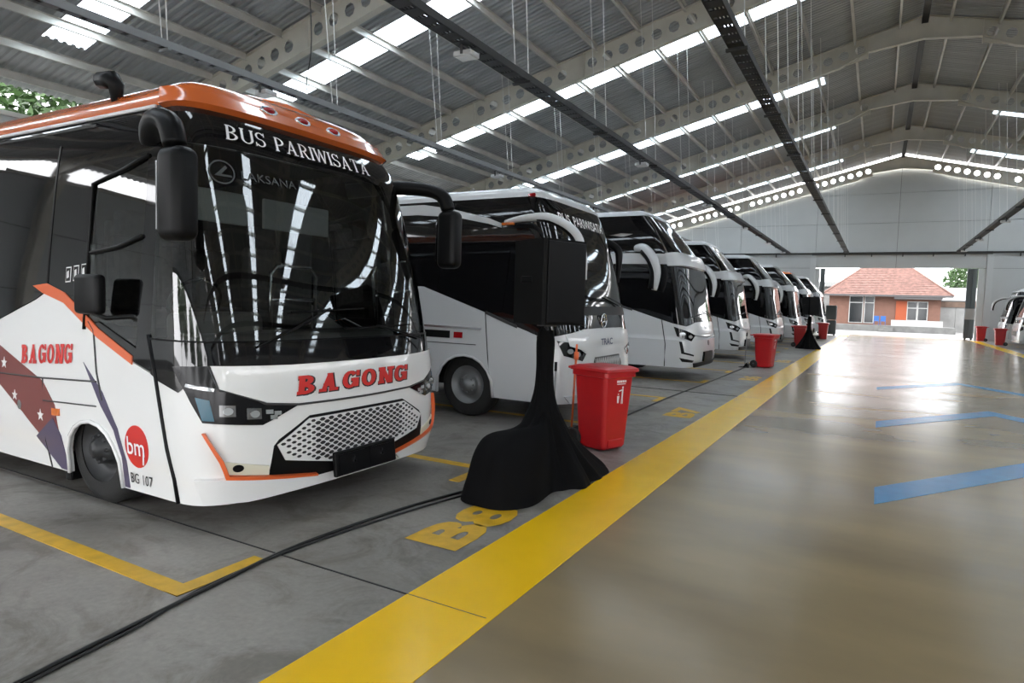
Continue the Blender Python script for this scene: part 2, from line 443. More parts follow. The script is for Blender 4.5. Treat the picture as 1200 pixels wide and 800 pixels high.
def R_(x0, y0, x1, y1): return [(x0, y0), (x1, y0), (x1, y1), (x0, y1)]
def serif_glyphs(w, t, sf):
    """slab-serif capitals from simple strokes: w stem width, t thin stroke, sf serif overhang"""
    def arc(cx, cy, rx, ry, a0, a1, wx=w, wy=t, n=10):
        q = []
        for k in range(n):
            a, b = math.radians(a0 + (a1 - a0) * k / n), math.radians(a0 + (a1 - a0) * (k + 1) / n)
            o = lambda an: (cx + rx * math.cos(an), cy + ry * math.sin(an)); i = lambda an: (cx + (rx - wx) * math.cos(an), cy + (ry - wy) * math.sin(an))
            q.append([i(a), o(a), o(b), i(b)])
        return q
    def stem(x, top=True, bot=True, y0=0, y1=1):
        q = [R_(x, y0, x + w, y1)]
        if top: q.append(R_(x - sf, y1 - t, x + w + sf, y1))
        if bot: q.append(R_(x - sf, y0, x + w + sf, y0 + t))
        return q
    def diag(x0, y0, x1, y1, ww): return [[(x0, y0), (x0 + ww, y0), (x1 + ww, y1), (x1, y1)]]
    s = sf
    G = {}
    G['B'] = (stem(s) + arc(s + w * .9, .735, .36, .265, -90, 90) + arc(s + w * .9, .265, .42, .28, -90, 90), s + w + .46)
    G['P'] = (stem(s) + arc(s + w * .9, .70, .40, .30, -90, 90), s + w + .42)
    G['R'] = (stem(s) + arc(s + w * .9, .72, .38, .28, -90, 90) + diag(s + w + .30, 0, s + w + .06, .48, w * .9) + [R_(s + w + .28, 0, s + w + .32 + w + s, t)], s + w + .36 + w)
    G['U'] = (stem(s, bot=False, y0=.3) + stem(.5 + s, bot=False, y0=.3) + arc(.25 + s + w / 2, .32, .25 + w / 2, .32, 180, 360), .5 + 2 * s + w)
    G['S'] = (arc(.27, .735, .25, .265, 25, 270, wx=w * .85) + arc(.27, .27, .27, .27, -155, 90, wx=w * .85) + [R_(.46, .72, .46 + t * .9, 1), R_(0, 0, t * .9, .28)], .58)
    G['A'] = (diag(.52 - w * .2, 0, .30, 1, w) + diag(.06, 0, .34, 1, t * 1.2) + [R_(.16, .28, .55, .28 + t), R_(-.02, 0, .06 + t * 1.2 + s, t), R_(.52 - w * .2 - s, 0, .54 + w + s, t)], .58 + w + s)
    G['I'] = (stem(s), w + 2 * s)
    G['W'] = (diag(.17, 0, 0, 1, w) + diag(.20, 0, .40, 1, t * 1.2) + diag(.57, 0, .36, 1, w) + diag(.60, 0, .80, 1, t * 1.2) + [R_(-s, 1 - t, w + s, 1), R_(.76 - s, 1 - t, .80 + t + s, 1)], .86 + s)
    G['T'] = (stem(.24, top=False) + [R_(0, 1 - t, .48 + w, 1), R_(0, .74, t, 1), R_(.48 + w - t, .74, .48 + w, 1)], .48 + w + .02)
    G['O'] = (arc(.38, .5, .38, .5, 0, 360, n=22), .76)
    G['G'] = (arc(.38, .5, .38, .5, 40, 345, n=18) + [R_(.42, .40, .80, .40 + t), R_(.60, .06, .60 + w * .85, .44), R_(.66, .68, .66 + t, 1)], .80)
    G['N'] = (stem(s) + [R_(.52 + s, 0, .52 + s + t * 1.3, 1), R_(.44 + s, 1 - t, .62 + s + t + s, 1)] + diag(.50 + s - w * .3, 0, s, 1, w * 1.1), .66 + 2 * s)
    return G
def serif2d(s, w=.17, t=.09, sf=.07, gap=.07, shear=0.0, grow=0.0, own=False):
    G = serif_glyphs(w, t, sf); x = 0; vs = []; fs = []; ow = []
    for ic, ch in enumerate(s):
        if ch == ' ': x += .42; continue
        qs, adv = G[ch]
        for q in qs:
            n = len(vs)
            cx = sum(p[0] for p in q) / len(q); cy = sum(p[1] for p in q) / len(q)
            for p in q:
                d = math.hypot(p[0] - cx, p[1] - cy) or 1
                px, py = p[0] + grow * (1 if p[0] > cx else -1), p[1] + grow * (1 if p[1] > cy else -1)
                vs.append((x + px + shear * py, py))
            fs.append(tuple(range(n, n + len(q)))); ow.append(ic)
        x += adv + gap
    X = x - gap
    if own: return [(a / X, b) for a, b in vs], fs, ow
    return [(a / X, b) for a, b in vs], fs

def text_on(S, name, td, u0, u1, z0, z1, material, parent, off=0.012, slope=0.0):
    vs, fs = td
    pts = [S.at(u0 + a * (u1 - u0), z0 + b * (z1 - z0) + slope * a, off) for a, b in vs]
    me = bpy.data.meshes.new(name); me.from_pydata([p[:] for p in pts], [], fs); me.update()
    return mesh_obj(name, me, material, parent)
def letters_on(S, name, s, u0, u1, z0, z1, material, parent, off=0.012, slope=0.0, **kw):
    vs, fs, own = serif2d(s, own=True, **kw)
    for k in sorted(set(own)):
        q = [f for f, o in zip(fs, own) if o == k]; used = sorted(set(i for f in q for i in f)); ren = {i: j for j, i in enumerate(used)}
        text_on(S, name, ([vs[i] for i in used], [tuple(ren[i] for i in f) for f in q]), u0, u1, z0, z1, material, parent, off, slope)
def text_flat(name, td, origin, ex, ey, w, h, material, parent):
    vs, fs = td; o = Vector(origin); ex = Vector(ex); ey = Vector(ey)
    me = bpy.data.meshes.new(name); me.from_pydata([(o + ex * a * w + ey * b * h)[:] for a, b in vs], [], fs); me.update()
    return mesh_obj(name, me, material, parent)
def disc(cx, cz, rx, rz, n=24): return [(cx + rx * math.cos(2 * PI * k / n), cz + rz * math.sin(2 * PI * k / n)) for k in range(n)]

# ================================================================== THE HALL
RX, RZ, SL = 0.85, 12.0, 0.25                  # ridge position, ridge height, roof slope
XL, XR = -19.5, 21.2
YE, YN = 50.0, -10.8                            # far end wall, open near end
FRAMES = [49.95, 42.4, 34.8, 27.2, 19.6, 12.0, 4.4, -3.2, -10.6]
SKYL = [46.2, 38.0, 30.1, 22.2, 14.7, 8.3, 0.6, -6.9]
def roof_z(x): return RZ - SL * abs(x - RX)

floor = MB().box(XL - 0.3, XR + 0.3, YN - 3, YE + 0.6, -0.3, 0).build('floor', M_conc)
tag(floor, kind='structure')
MB().box(-1.62, 5.02, YN, YE + 0.55, -0.02, 0.003).build('aisle_coating', M_epoxy, floor)
MB().box(-2.13, -1.60, YN, 48.5, -0.02, 0.006).build('aisle_line', M_yellow, floor)
MB().box(5.0, 5.5, YN, 48.5, -0.02, 0.006).build('aisle_line', M_yellow, floor)
def bay(y0, y1, x_in, sgn):
    for y in (y0, y1):
        d = 1 if y == y0 else -1
        L = MB().box(min(x_in, x_in + sgn * 12.5), max(x_in, x_in + sgn * 12.5), y - 0.055, y + 0.055, -0.02, 0.004)
        xa, xb = sorted((x_in, x_in + sgn * 0.11))
        ya, yb = sorted((y - d * 0.055, y + d * 0.52)); L.box(xa, xb, ya, yb, -0.02, 0.0045)
        L.build('bay_line', M_yellow2, floor)
for k in range(8):
    y0 = 2.10 + 5.9 * k
    if y0 + 3.1 < 49: bay(y0, y0 + 3.1, -3.12, -1)
for k in range(3): bay(29.5 + 5.9 * k + 1.0, 32.6 + 5.9 * k + 1.0, 6.4, 1)
for y, s in ((3.36, 'B8'), (9.28, 'B7'), (15.1, 'B6'), (21.0, 'B5')):
    td = text2d(s, bold=0.045)
    text_flat('bay_number', td, (-2.25, y, 0.004), (0, 1, 0), (-1, 0, 0), 0.95, 0.42, M_yellow2, floor)
for yb in (6.13, 10.26, 15.3):
    for s in (0, 1):
        arm = [(0.06, yb), (1.70, yb + 2.45), (1.70, yb + 3.05), (0.06, yb + 0.60)]
        if s: arm = [(3.40 - x, y) for x, y in reversed(arm)]
        MB().prism(arm, -0.02, 0.006, 'z').build('blue_chevron', M_blue, floor)
for y in (2.72, 12.2, 21.4, 30.5):
    MB().box(XL, -1.63, y - 0.003, y + 0.003, -0.02, 0.0064).build('floor_joint', M_btext, floor)

# ---- roof: corrugated sheets, skylight sheets, purlins, ridge beam
ceiling = MB().box(RX - 0.10, RX + 0.10, YN, YE - 0.2, RZ - 0.30, RZ - 0.10).build('ceiling', M_tray)
tag(ceiling, kind='structure')
def sheet_mesh(xa, xb, width=0.95, ribs=5, h=0.045, side=-1):
    """trapezoid sheet running down the slope, from |x-RX|=xa to xb"""
    prof = []; p = width / ribs
    for k in range(ribs):
        prof += [(k * p, 0), (k * p + p * .30, 0), (k * p + p * .45, h), (k * p + p * .85, h)]
    prof.append((width, 0))
    vs = []; fs = []
    for d in (xa, xb):
        for y, z in prof: vs.append((RX + side * d, y, RZ - SL * d + z))
    n = len(prof)
    for i in range(n - 1): fs.append((i, i + 1, n + i + 1, n + i))
    me = bpy.data.meshes.new('roof_sheet'); me.from_pydata(vs, [], fs); me.update(); return me
W = 0.95
for side, reach in ((-1, RX - XL + 0.5), (1, XR - RX + 0.5)):
    full, top, low, sky_ = (sheet_mesh(0.02, reach, side=side), sheet_mesh(0.02, 3.35, side=side), sheet_mesh(18.2, reach, side=side), sheet_mesh(3.35, 18.2, side=side))
    for me in (full, top, low): me.materials.append(M_sheet)
    sky_.materials.append(M_sky)
    n = int((YE - 0.15 - YN) / W) + 1
    idx = set(round((y - W / 2 - (YE - 0.15 - n * W)) / W) for y in SKYL)
    for i in range(n):
        y = YE - 0.15 - n * W + i * W
        if i in idx:
            for nm, me in (('roof_sheet', top), ('roof_sheet', low), ('skylight_sheet', sky_)):
                mesh_obj(nm, me, None, ceiling, loc=(0, y, 0))
        else: mesh_obj('roof_sheet', full, None, ceiling, loc=(0, y, 0))
for side in (-1, 1):
    for j in range(15):
        d = 0.75 + 1.38 * j; x = RX + side * d; z = RZ - SL * d - 0.012
        for a, b in zip(FRAMES[1:], FRAMES[:-1]):
            key = 'purlin_%.1f' % (b - a)
            if key not in bpy.data.meshes:
                L = b - a - 0.12
                m = MB().box(-0.035, -0.028, 0, L, -0.20, 0).box(-0.035, 0.035, 0, L, -0.007, 0).box(-0.035, 0.035, 0, L, -0.20, -0.193)
                me = m.mesh(key); me.materials.append(M_purlin)
            mesh_obj('purlin', bpy.data.meshes[key], None, ceiling, loc=(x, a + 0.06, z))

# ---- portal frames with pierced webs
def web_mesh(reach, depth, t=0.02, d0=1.7, pitch=0.52, hr=0.17):
    """pierced rafter web on the -x side of the ridge, local x from the ridge, top edge at z=0 at the ridge"""
    bm = bmesh.new(); zt = lambda d: -SL * d
    def quad(a): bm.faces.new([bm.verts.new((-p[0], 0, p[1])) for p in a])
    flat = -SL * 0.0 - depth - 0.12
    quad([(0, zt(0)), (0, zt(0) - depth + 0.0), (d0, zt(d0) - depth + SL * 0.9), (d0, zt(d0))])
    d = d0; k = 0
    while d + pitch < reach:
        c = (d + pitch / 2, zt(d + pitch / 2) - depth / 2)
        out = [(d, zt(d)), (c[0], zt(c[0])), (d + pitch, zt(d + pitch)), (d + pitch, zt(d + pitch) - depth / 2), (d + pitch, zt(d + pitch) - depth), (c[0], zt(c[0]) - depth), (d, zt(d) - depth), (d, zt(d) - depth / 2)]
        k += 1
        if k % 8 == 0: quad([out[0], out[6], out[4], out[2]])
        else:
            ang = [135, 90, 45, 0, -45, -90, -135, 180]
            inn = [(c[0] + hr * math.cos(math.radians(a)), c[1] + hr * math.sin(math.radians(a))) for a in ang]
            for i in range(8): quad([out[i], out[(i + 1) % 8], inn[(i + 1) % 8], inn[i]])
        d += pitch
    quad([(d, zt(d)), (d, zt(d) - depth), (reach, zt(reach) - depth), (reach, zt(reach))])
    bmesh.ops.remove_doubles(bm, verts=bm.verts[:], dist=1e-4)
    r = bmesh.ops.extrude_face_region(bm, geom=bm.faces[:])
    for e in r['geom']:
        if isinstance(e, bmesh.types.BMVert): e.co.y += t
    bmesh.ops.recalc_face_normals(bm, faces=bm.faces[:])
    me = bpy.data.meshes.new('rafter_web'); bm.to_mesh(me); bm.free(); me.materials.append(M_frame); return me
DEP = 0.78
LREACH = RX - XL
web = web_mesh(LREACH, DEP)
web_r = web.copy()
for v in web_r.vertices: v.co.x = -v.co.x
web_r.flip_normals()
def flange(side):
    m = MB(); s = side; hw = 0.10
    a = [(0, 0.0), (s * LREACH, -SL * LREACH), (s * LREACH, -SL * LREACH - 0.02), (0, -0.02)]
    m.prism(a, -hw, hw, 'y')
    b = [(0, -DEP), (s * 1.7, -SL * 1.7 - DEP + SL * 0.9), (s * 1.7, -SL * 1.7 - DEP + SL * 0.9 - 0.025), (0, -DEP - 0.025)]
    m.prism(b, -hw, hw, 'y')
    c = [(s * 1.7, -SL * 1.7 - DEP + SL * 0.9), (s * 2.6, -SL * 2.6 - DEP), (s * LREACH, -SL * LREACH - DEP), (s * LREACH, -SL * LREACH - DEP - 0.025), (s * 2.6, -SL * 2.6 - DEP - 0.025), (s * 1.7, -SL * 1.7 - DEP + SL * 0.9 - 0.025)]
    m.prism(c, -hw, hw, 'y')
    me = m.mesh('rafter_flange'); me.materials.append(M_frame); return me
fl = {-1: flange(-1), 1: flange(1)}
def column_mesh(side):
    m = MB(); x = side * LREACH; zc = RZ - SL * LREACH
    xi = x - side * 0.55; xm = x - side * 0.32
    m.prism([(x, 0), (xm, 0), (xi, zc - DEP), (xi, zc - 0.3), (x, zc - 0.1)], -0.012, 0.012, 'y')
    m.box(min(x, x - side * 0.02), max(x, x - side * 0.02), -0.11, 0.11, 0, zc - 0.1)
    m.prism([(xm, 0), (xm + side * 0.02, 0), (xi + side * 0.02, zc - DEP), (xi, zc - DEP)], -0.11, 0.11, 'y')
    me = m.mesh('frame_column'); me.materials.append(M_frame); return me
colm = {-1: column_mesh(-1), 1: column_mesh(1)}
stf = MB().box(-0.012, 0.012, -0.09, 0.09, -DEP, -0.02).mesh('stiffener'); stf.materials.append(M_frame)
ORD = ['fitted against the gable wall', 'next in from the gable wall', 'second in from the gable wall', 'third in from the gable wall', 'above the third and fourth coaches', 'above the second coach', 'above the orange-roofed bus', 'behind the orange-roofed bus', 'at the open entrance of the hall']
for i, y in enumerate(FRAMES):
    f = empty('portal_frame', (RX, y, 0)); tag(f, 'cream steel portal frame with pierced rafters, ' + ORD[i], 'roof frame', 'portal frames of the hall')
    drop = -0.15 if i == 0 else -0.03
    for s, wm in ((-1, web), (1, web_r)):
        mesh_obj('rafter', wm, None, f, loc=(0, -0.01, RZ + drop))
        mesh_obj('flange', fl[s], None, f, loc=(0, 0, RZ + drop))
        mesh_obj('column', colm[s], None, f)
        d = 1.7
        while d < LREACH - 1:
            mesh_obj('stiffener', stf, None, f, loc=(s * d, 0, RZ + drop - SL * d)); d += 8 * 0.52 if d > 1.8 else 7 * 0.52

# ---- far gable wall, doorway, side walls
DX0, DX1, DZ = -3.72, 5.38, 4.55
wb = MB().box(DX0 - 0.55, DX1 + 0.65, YE + 0.16, YE + 0.42, 5.42, 5.62).build('wall_far', M_joint); tag(wb, kind='structure')
def under_roof(x):
    d = abs(x - RX); lift = .27 * d / 1.7 if d < 1.7 else max(0.0, .27 * (2.7 - d))
    return roof_z(x) - DEP - 0.10 + lift
cols = [XL, -14.2, -9.1, -4.05, RX, 5.75, 10.8, 15.9, XR]
rows_ = [0.0, 4.55, 5.50, 7.55, 9.50, 12.0]
g = 0.012
for a, b in zip(cols[:-1], cols[1:]):
    for z0, z1 in zip(rows_[:-1], rows_[1:]):
        if z0 < 4.5 and a >= -4.06 and b <= 5.76: continue
        xa, xb = a + g, b - g
        pts = []
        N = 24
        xs = [xa + (xb - xa) * k / N for k in range(N + 1)]
        top = [(x, min(z1 - g, under_roof(x))) for x in xs]
        if max(t[1] for t in top) < z0 + 0.1: continue
        top = [(x, max(z, z0 + 0.001)) for x, z in top]
        MB().prism([(xa, z0 + (g if z0 else 0)), (xb, z0 + (g if z0 else 0))] + list(reversed(top)), YE + 0.2, YE + 0.38, 'y').build('wall_panel', M_wall, wb)
for x0, x1 in ((DX0 - 0.62, DX0 - 0.28), (DX1 + 0.38, DX1 + 0.72)):
    MB().box(x0, x1, YE + 0.08, YE + 0.3, 0, 5.42).build('pilaster', M_wall2, wb)
MB().box(-4.04, DX0, YE + 0.2, YE + 0.38, 0, 4.53).build('door_jamb', M_wall2, wb)
MB().box(DX1, 5.74, YE + 0.2, YE + 0.38, 0, 4.53).build('door_jamb', M_wall2, wb)
bk = [(XL, 0), (-4.0, 0), (-4.0, 4.6), (5.7, 4.6), (5.7, 0), (XR, 0)] + [(x, under_roof(x) - .02) for x in (XR, RX, XL)]
MB().prism(bk, YE + 0.30, YE + 0.37, 'y').build('wall_core', M_joint, wb)
MB().box(XL, XR, YE + 0.05, YE + 0.15, 5.50, 5.60).build('rail', M_tray, wb)
for x in (-9, -6.6, -2.2, -.6, 1.2, 2.9, 4.6, 7.4):
    MB().box(x - 0.03, x + 0.03, YE + 0.03, YE + 0.2, 5.30, 5.5).build('rail_bracket', M_grey, wb)
for nm, x0, x1 in (('door_1', DX0 + 0.02, DX0 + 0.34), ('door_2', DX1 - 0.56, DX1 - 0.02)):
    d = empty(nm, ((x0 + x1) / 2, YE + 0.55, 0)); tag(d, 'dark steel sliding gate leaf folded at the doorway', kind='structure')
    w = (x1 - x0)
    n = 2
    for k in range(n):
        MB().box(-w / 2 + k * w / n + 0.01, -w / 2 + (k + 1) * w / n - 0.01, -0.05, 0.05, 0.1, DZ - 0.1).build('gate_panel', M_gate, d)
    MB().box(-w / 2 + .005, w / 2 - .005, 0.02, 0.04, .1, DZ - .1).build('gate_core', M_gate, d)
    MB().box(-w / 2, w / 2, -0.07, 0.07, DZ - 0.1, DZ).build('gate_head', M_gate, d)
    for k in (-1, 1): MB().lathe([(0.001, -0.03), (0.06, -0.03), (0.06, 0.03), (0.001, 0.03)], 12, 'y', (k * w * 0.3, 0, 0.06)).build('gate_wheel', M_black, d)
    if nm == 'door_2': MB().box(-w / 2 + 0.02, w / 2 + 0.1, -0.09, -0.06, 1.3, 2.0).build('notice', M_hwhite, d)

def side_wall(name, x, sgn):
    w = MB().box(min(x, x + sgn * 0.25), max(x, x + sgn * 0.25), YN, YE + 0.2, 0, 0.35).build(name, M_plinth); tag(w, kind='structure')
    for a, b in zip(FRAMES[1:], FRAMES[:-1]):
        for z0, z1 in ((0.36, 2.3), (2.32, 4.2), (4.22, 5.95)):
            MB().box(min(x, x + sgn * 0.12), max(x, x + sgn * 0.12), a + 0.02, b - 0.02, z0, z1).build('wall_panel', M_wall, w)
    MB().box(min(x + sgn * .05, x + sgn * 0.11), max(x + sgn * .05, x + sgn * 0.11), YN, YE, .3, 5.9).build('wall_core', M_joint, w)
    MB().box(min(x, x - sgn * 0.1), max(x, x - sgn * 0.1), YN, YE, 5.90, 6.02).build('rail', M_purlin, w)
    return w
wn_ = MB().box(XL, XR, YN - .45, YN - .2, 4.55, 4.75).build('wall_near_added', M_joint); tag(wn_, kind='structure')  # unseen upper gable, added to cut bright reflections on the nearest bus
for a, b in zip(cols[:-1], cols[1:]):
    for z0, z1 in ((4.76, 6.4), (6.42, 8.4), (8.42, 12.0)):
        xs = [a + g + (b - a - 2 * g) * k / 8 for k in range(9)]
        top = [(x, max(z0 + .001, min(z1, roof_z(x) - .12))) for x in xs]
        if max(t[1] for t in top) > z0 + .1: MB().prism([(a + g, z0), (b - g, z0)] + top[::-1], YN - .45, YN - .3, 'y').build('wall_panel', M_wall, wn_)
side_wall('wall_left', XL - 0.02, -1)
side_wall('wall_right', XR + 0.02, 1)

# ---- cable trays with hanger rods, and flood lamps clipped to them
def cable_tray(x, z, w, label, hang=True, mat_=M_tray, light=False):
    t = empty('cable_tray', (x, 0, z)); tag(t, label, 'cable tray', 'cable trays under the roof')
    L0, L1 = YN + 0.3, YE + 0.02
    for s in (-1, 1): MB().box(s * w / 2 - 0.012, s * w / 2 + 0.012, L0, L1, -0.02, 0.10).build('side_rail', mat_, t)
    m = MB(); y = L0
    while y < L1:
        m.box(-w / 2, w / 2, y, y + 0.21, -0.02, -0.008); y += 0.30
    tag(m.build('rungs', mat_, t), kind='stuff')
    for k, xx in enumerate((-0.06, 0.0, 0.06)):
        MB().tube([(xx * w / 0.25, L0 + (L1 - L0) * q / 60, 0.012 + 0.006 * math.sin(q * 1.7 + k)) for q in range(61)], 0.018, 6).build('cable', M_cable, t)
    y = FRAMES[-1] + 2.0
    while y < YE - 1:
        zr = roof_z(x) - z - 0.12
        for s in (-1, 1):
            MB().tube([(s * w / 2, y, 0.05), (s * w / 2 + s * 0.02 - 0.35, y + s * 0.05, zr + 0.1 * SL)], 0.009, 5).build('hanger_rod', M_rod, t)
        MB().box(-w / 2 - 0.05, w / 2 + 0.05, y - 0.03, y + 0.03, -0.06, -0.021).build('tray_bracket', mat_, t)
        y += 3.8
    return t
cable_tray(-5.80, 5.55, 0.26, 'dark cable tray hung over the noses of the parked coaches')
cable_tray(-2.09, 5.55, 0.22, 'dark ladder tray hung above the edge of the glossy aisle')
cable_tray(-10.35, 5.55, 0.14, 'slim grey conduit tray hung above the coach roofs', mat_=M_steel)
cable_tray(4.25, 5.55, 0.24, 'dark cable tray on the far side of the aisle')
dc = MB().tube(smooth_path([(-10.45, 9.72, 9.05), (-10.40, 9.60, 8.3), (-10.48, 9.80, 7.5), (-10.38, 9.74, 6.6), (-10.42, 9.66, 5.9), (-10.36, 9.70, 5.62)], 5), .011, 6).build('drop_cable', M_cable)
tag(dc, 'thin black cable dangling from the roof down to the slim conduit tray', 'cable')
def flood(x, y, z, label, group):
    f = empty('flood_lamp', (x, y, z)); tag(f, label, 'lamp', group)
    MB().bbox(-0.16, 0.16, -0.13, 0.13, -0.05, 0.03, 0.012).build('housing', M_lampw, f)
    MB().box(-0.13, 0.13, -0.10, 0.10, -0.058, -0.049).build('diffuser', M_lampe, f)
    MB().box(-0.02, 0.02, -0.15, -0.13, -0.03, 0.12).box(-0.02, 0.02, 0.13, 0.15, -0.03, 0.12).box(-0.02, 0.02, -0.15, 0.15, 0.10, 0.12).build('bracket', M_grey, f)
for x, nm in ((-5.80, 'over the coach noses'), (-10.35, 'above the coach roofs'), (4.25, 'across the aisle'), (9.0, 'over the opposite row')):
    if x == 9.0: cable_tray(9.0, 5.55, 0.2, 'dark cable tray hung over the opposite row of buses')
    for y in (-6.0, 1.2, 8.6, 17.2, 25.0, 32.6, 40.2, 47.0):
        flood(x, y, 5.40, 'small white flood lamp clipped under the tray ' + nm, 'flood lamps ' + nm)

# ================================================================== BUSES
def wheel(parent, x, y, r, side, rimmat=None):
    """side -1: outer face towards -y"""
    s = side; w = 0.26
    o = MB().lathe([(r * .60, 0), (r * .80, 0.0), (r * .93, .02), (r, .06), (r, w - .06), (r * .93, w - .02), (r * .6, w)], 32, 'y', (0, 0, 0))
    if s > 0: o.v = [(a, -b, c) for a, b, c in o.v]
    t = o.build('wheel', M_rubber, parent, loc=(x, y, r))
    rim = MB().lathe([(r * .62, .01), (r * .58, .03), (r * .50, .07), (r * .34, .085), (r * .30, .05), (r * .27, .0), (r * .16, -.015), (r * .14, -.05), (0.001, -.055)], 28, 'y')
    for k in range(8):
        a = 2 * PI * k / 8; rim.lathe([(.001, -.015), (.016, -.015), (.016, .03)], 6, 'y', (math.cos(a) * r * .24, 0, math.sin(a) * r * .24))
    if s > 0: rim.v = [(a, -b, c) for a, b, c in rim.v]
    rim.build('rim', rimmat or M_steel, t)
    return t

# ------------------------------------------------------------------ the orange-roofed midi bus
S1 = Surf(7.8, 1.27, .5, 3.2, [(.2, .06), (.45, 0), (.9, .02), (1.2, .07), (1.8, .2), (2.5, .4), (2.8, .52), (3.0, .7)], [(.2, .04), (.6, 0), (1.3, .02), (2.0, .07), (2.7, .15), (2.9, .22)])
b1 = empty('touring_bus', (-3.52, 3.86, 0))
tag(b1, 'white midi bus with orange roof, black windscreen band and red lettering', 'bus', 'tourist buses parked in the hall')
Z0, ZT = 0.19, 2.90
um = S1.umax
arF, arR = -2.50, -5.95
top_r = [(-um, 1.30), (-3.9, 1.32), (-3.32, 1.50), (-3.2, 1.55), (-2.9, 1.50), (-2.42, 1.26), (-1.97, 1.10), (-1.75, 1.04)]
body = patch(S1, 'lower_body', lower_polys(S1, Z0, top_r, ((arR, .42), (arF, .36)), [(-1.45, 1.12), (1.45, 1.12)]), M_white, b1, off=0, thick=.03)
# black upper sides, driver's window, windscreen
side_up = [(-um, 1.31), (-3.9, 1.33), (-3.32, 1.51), (-3.2, 1.56), (-2.9, 1.51), (-2.56, 1.34), (-2.62, 2.36), (-1.80, 2.52), (-1.72, ZT), (-um, ZT)]
pil = [(-2.56, 1.33), (-2.42, 1.27), (-1.97, 1.11), (-1.75, 1.05), (-1.75, 1.28), (-1.62, 2.60), (-1.60, ZT), (-1.72, ZT), (-1.80, 2.52), (-1.93, 1.20), (-2.42, 1.36)]
for nm, pl, mt in (('side_glass', side_up, M_sideg), ('door_pillar', pil, M_blackg)):
    patch(S1, nm, pl, mt, b1, off=0, thick=.03); patch(S1, nm, mir(pl), mt, b1, off=0, thick=.03)
drw = [(-2.56, 1.34), (-2.42, 1.37), (-1.93, 1.21), (-1.80, 2.52), (-2.62, 2.36)]
for pl in (drw, mir(drw)): patch(S1, 'driver_window', pl, M_glass, b1, off=-.004, thick=.004)
MB().tube([S1.at(u, z, .004) for u, z in ((-2.60, 1.30), (-2.62, 2.37), (-2.2, 2.45), (-1.79, 2.53))], .016, 6).build('window_frame', M_black, b1)
MB().tube([S1.at(u, z, .004) for u, z in ((-2.57, 1.86), (-2.2, 1.90), (-1.86, 1.97))], .016, 6).build('window_rail', M_black, b1)
ws = [(-1.75, 1.27), (1.75, 1.27), (1.62, 2.60), (-1.62, 2.60)]
patch(S1, 'windscreen', ws, M_glass, b1, off=.0, thick=.01)
patch(S1, 'windscreen_header', [(-1.62, 2.60), (1.62, 2.60), (1.60, ZT + .01), (-1.60, ZT + .01)], M_blackg, b1, off=0, thick=.03)
cowl = [(-1.75, 1.04), (-1.67, 1.0), (-1.45, .94), (-1.2, 1.11), (-.65, 1.10), (0, 1.09), (.65, 1.10), (1.2, 1.11), (1.45, .94), (1.67, 1.0), (1.75, 1.04), (1.75, 1.275), (-1.75, 1.275)]
patch(S1, 'cowl', cowl, M_blackg, b1, off=.005, thick=.03)
MB().tube([S1.at(-1.75 + 3.5 * k / 40, 1.275, .003) for k in range(41)], .007, 6).build('windscreen_seal', M_black, b1)
roof1 = mesh_obj('roof', roof_mesh(S1, ZT, 3.13, dx=.42, fy=.30), M_orange, b1)
for p in (1, -1):
    MB().tube([S1.at(p * u, 2.885, .012) for u in [1.75 + .25 * k for k in range(24)] if u < um], .014, 6).build('drip_rail', M_wtext, b1)
# roof visor lip over the windscreen with its three marker lamps
patch(S1, 'roof_visor', [(-1.60, 2.87), (1.60, 2.87), (1.45, 3.0), (-1.45, 3.0)], M_orange, b1, off=.05, thick=.10, dz=.03)
for u in (-.47, -.07, .34):
    p = S1.at(u, 2.955, .055)
    ring = MB().lathe([(.045, 0), (.06, .012), (.075, .008), (.078, -.02)], 20, 'x')
    ring.v = [(a, b * 1.0, c * .5) for a, b, c in ring.v]
    mk = ring.build('marker_lamp', M_chrome, b1, loc=p[:]); mk.rotation_euler = (0, -0.5, math.atan2(S1.N(u, 2.9).y, S1.N(u, 2.9).x))
    ln = MB().lathe([(.055, -.005), (.045, .02), (.02, .032), (.001, .034)], 18, 'x'); ln.v = [(a, b, c * .5) for a, b, c in ln.v]
    ln.build('red_lens', M_redl, mk)
letters_on(S1, 'destination_letter', 'BUS PARIWISATA', -.97, .66, 2.665, 2.775, M_wtext, b1, off=.006, w=.13, t=.065, sf=.045)
# faint smoked maker's mark on the glass
mkr = [];
for k in range(28):
    a, b = 2 * PI * k / 28, 2 * PI * (k + 1) / 28
    mkr.append([(-1.03 + .10 * math.cos(a), 2.42 + .085 * math.sin(a)), (-1.03 + .10 * math.cos(b), 2.42 + .085 * math.sin(b)), (-1.03 + .088 * math.cos(b), 2.42 + .073 * math.sin(b)), (-1.03 + .088 * math.cos(a), 2.42 + .073 * math.sin(a))])
mkr.append([(-1.09, 2.39), (-1.0, 2.47), (-.985, 2.455), (-1.05, 2.39)]); mkr.append([(-1.05, 2.39), (-.95, 2.39), (-.96, 2.405), (-1.04, 2.405)])
em = ([], [])
for q in mkr:
    n = len(em[0]); em[0].extend(q); em[1].append(tuple(range(n, n + 4)))
pts = [S1.at(u, z, .006)[:] for u, z in em[0]]; me = bpy.data.meshes.new('glass_emblem'); me.from_pydata(pts, [], em[1]); me.update(); mesh_obj('glass_emblem', me, M_gtext, b1)
text_on(S1, 'glass_lettering', text2d('LAKSANA'), -.88, -.38, 2.39, 2.45, M_gtext, b1, off=.006)
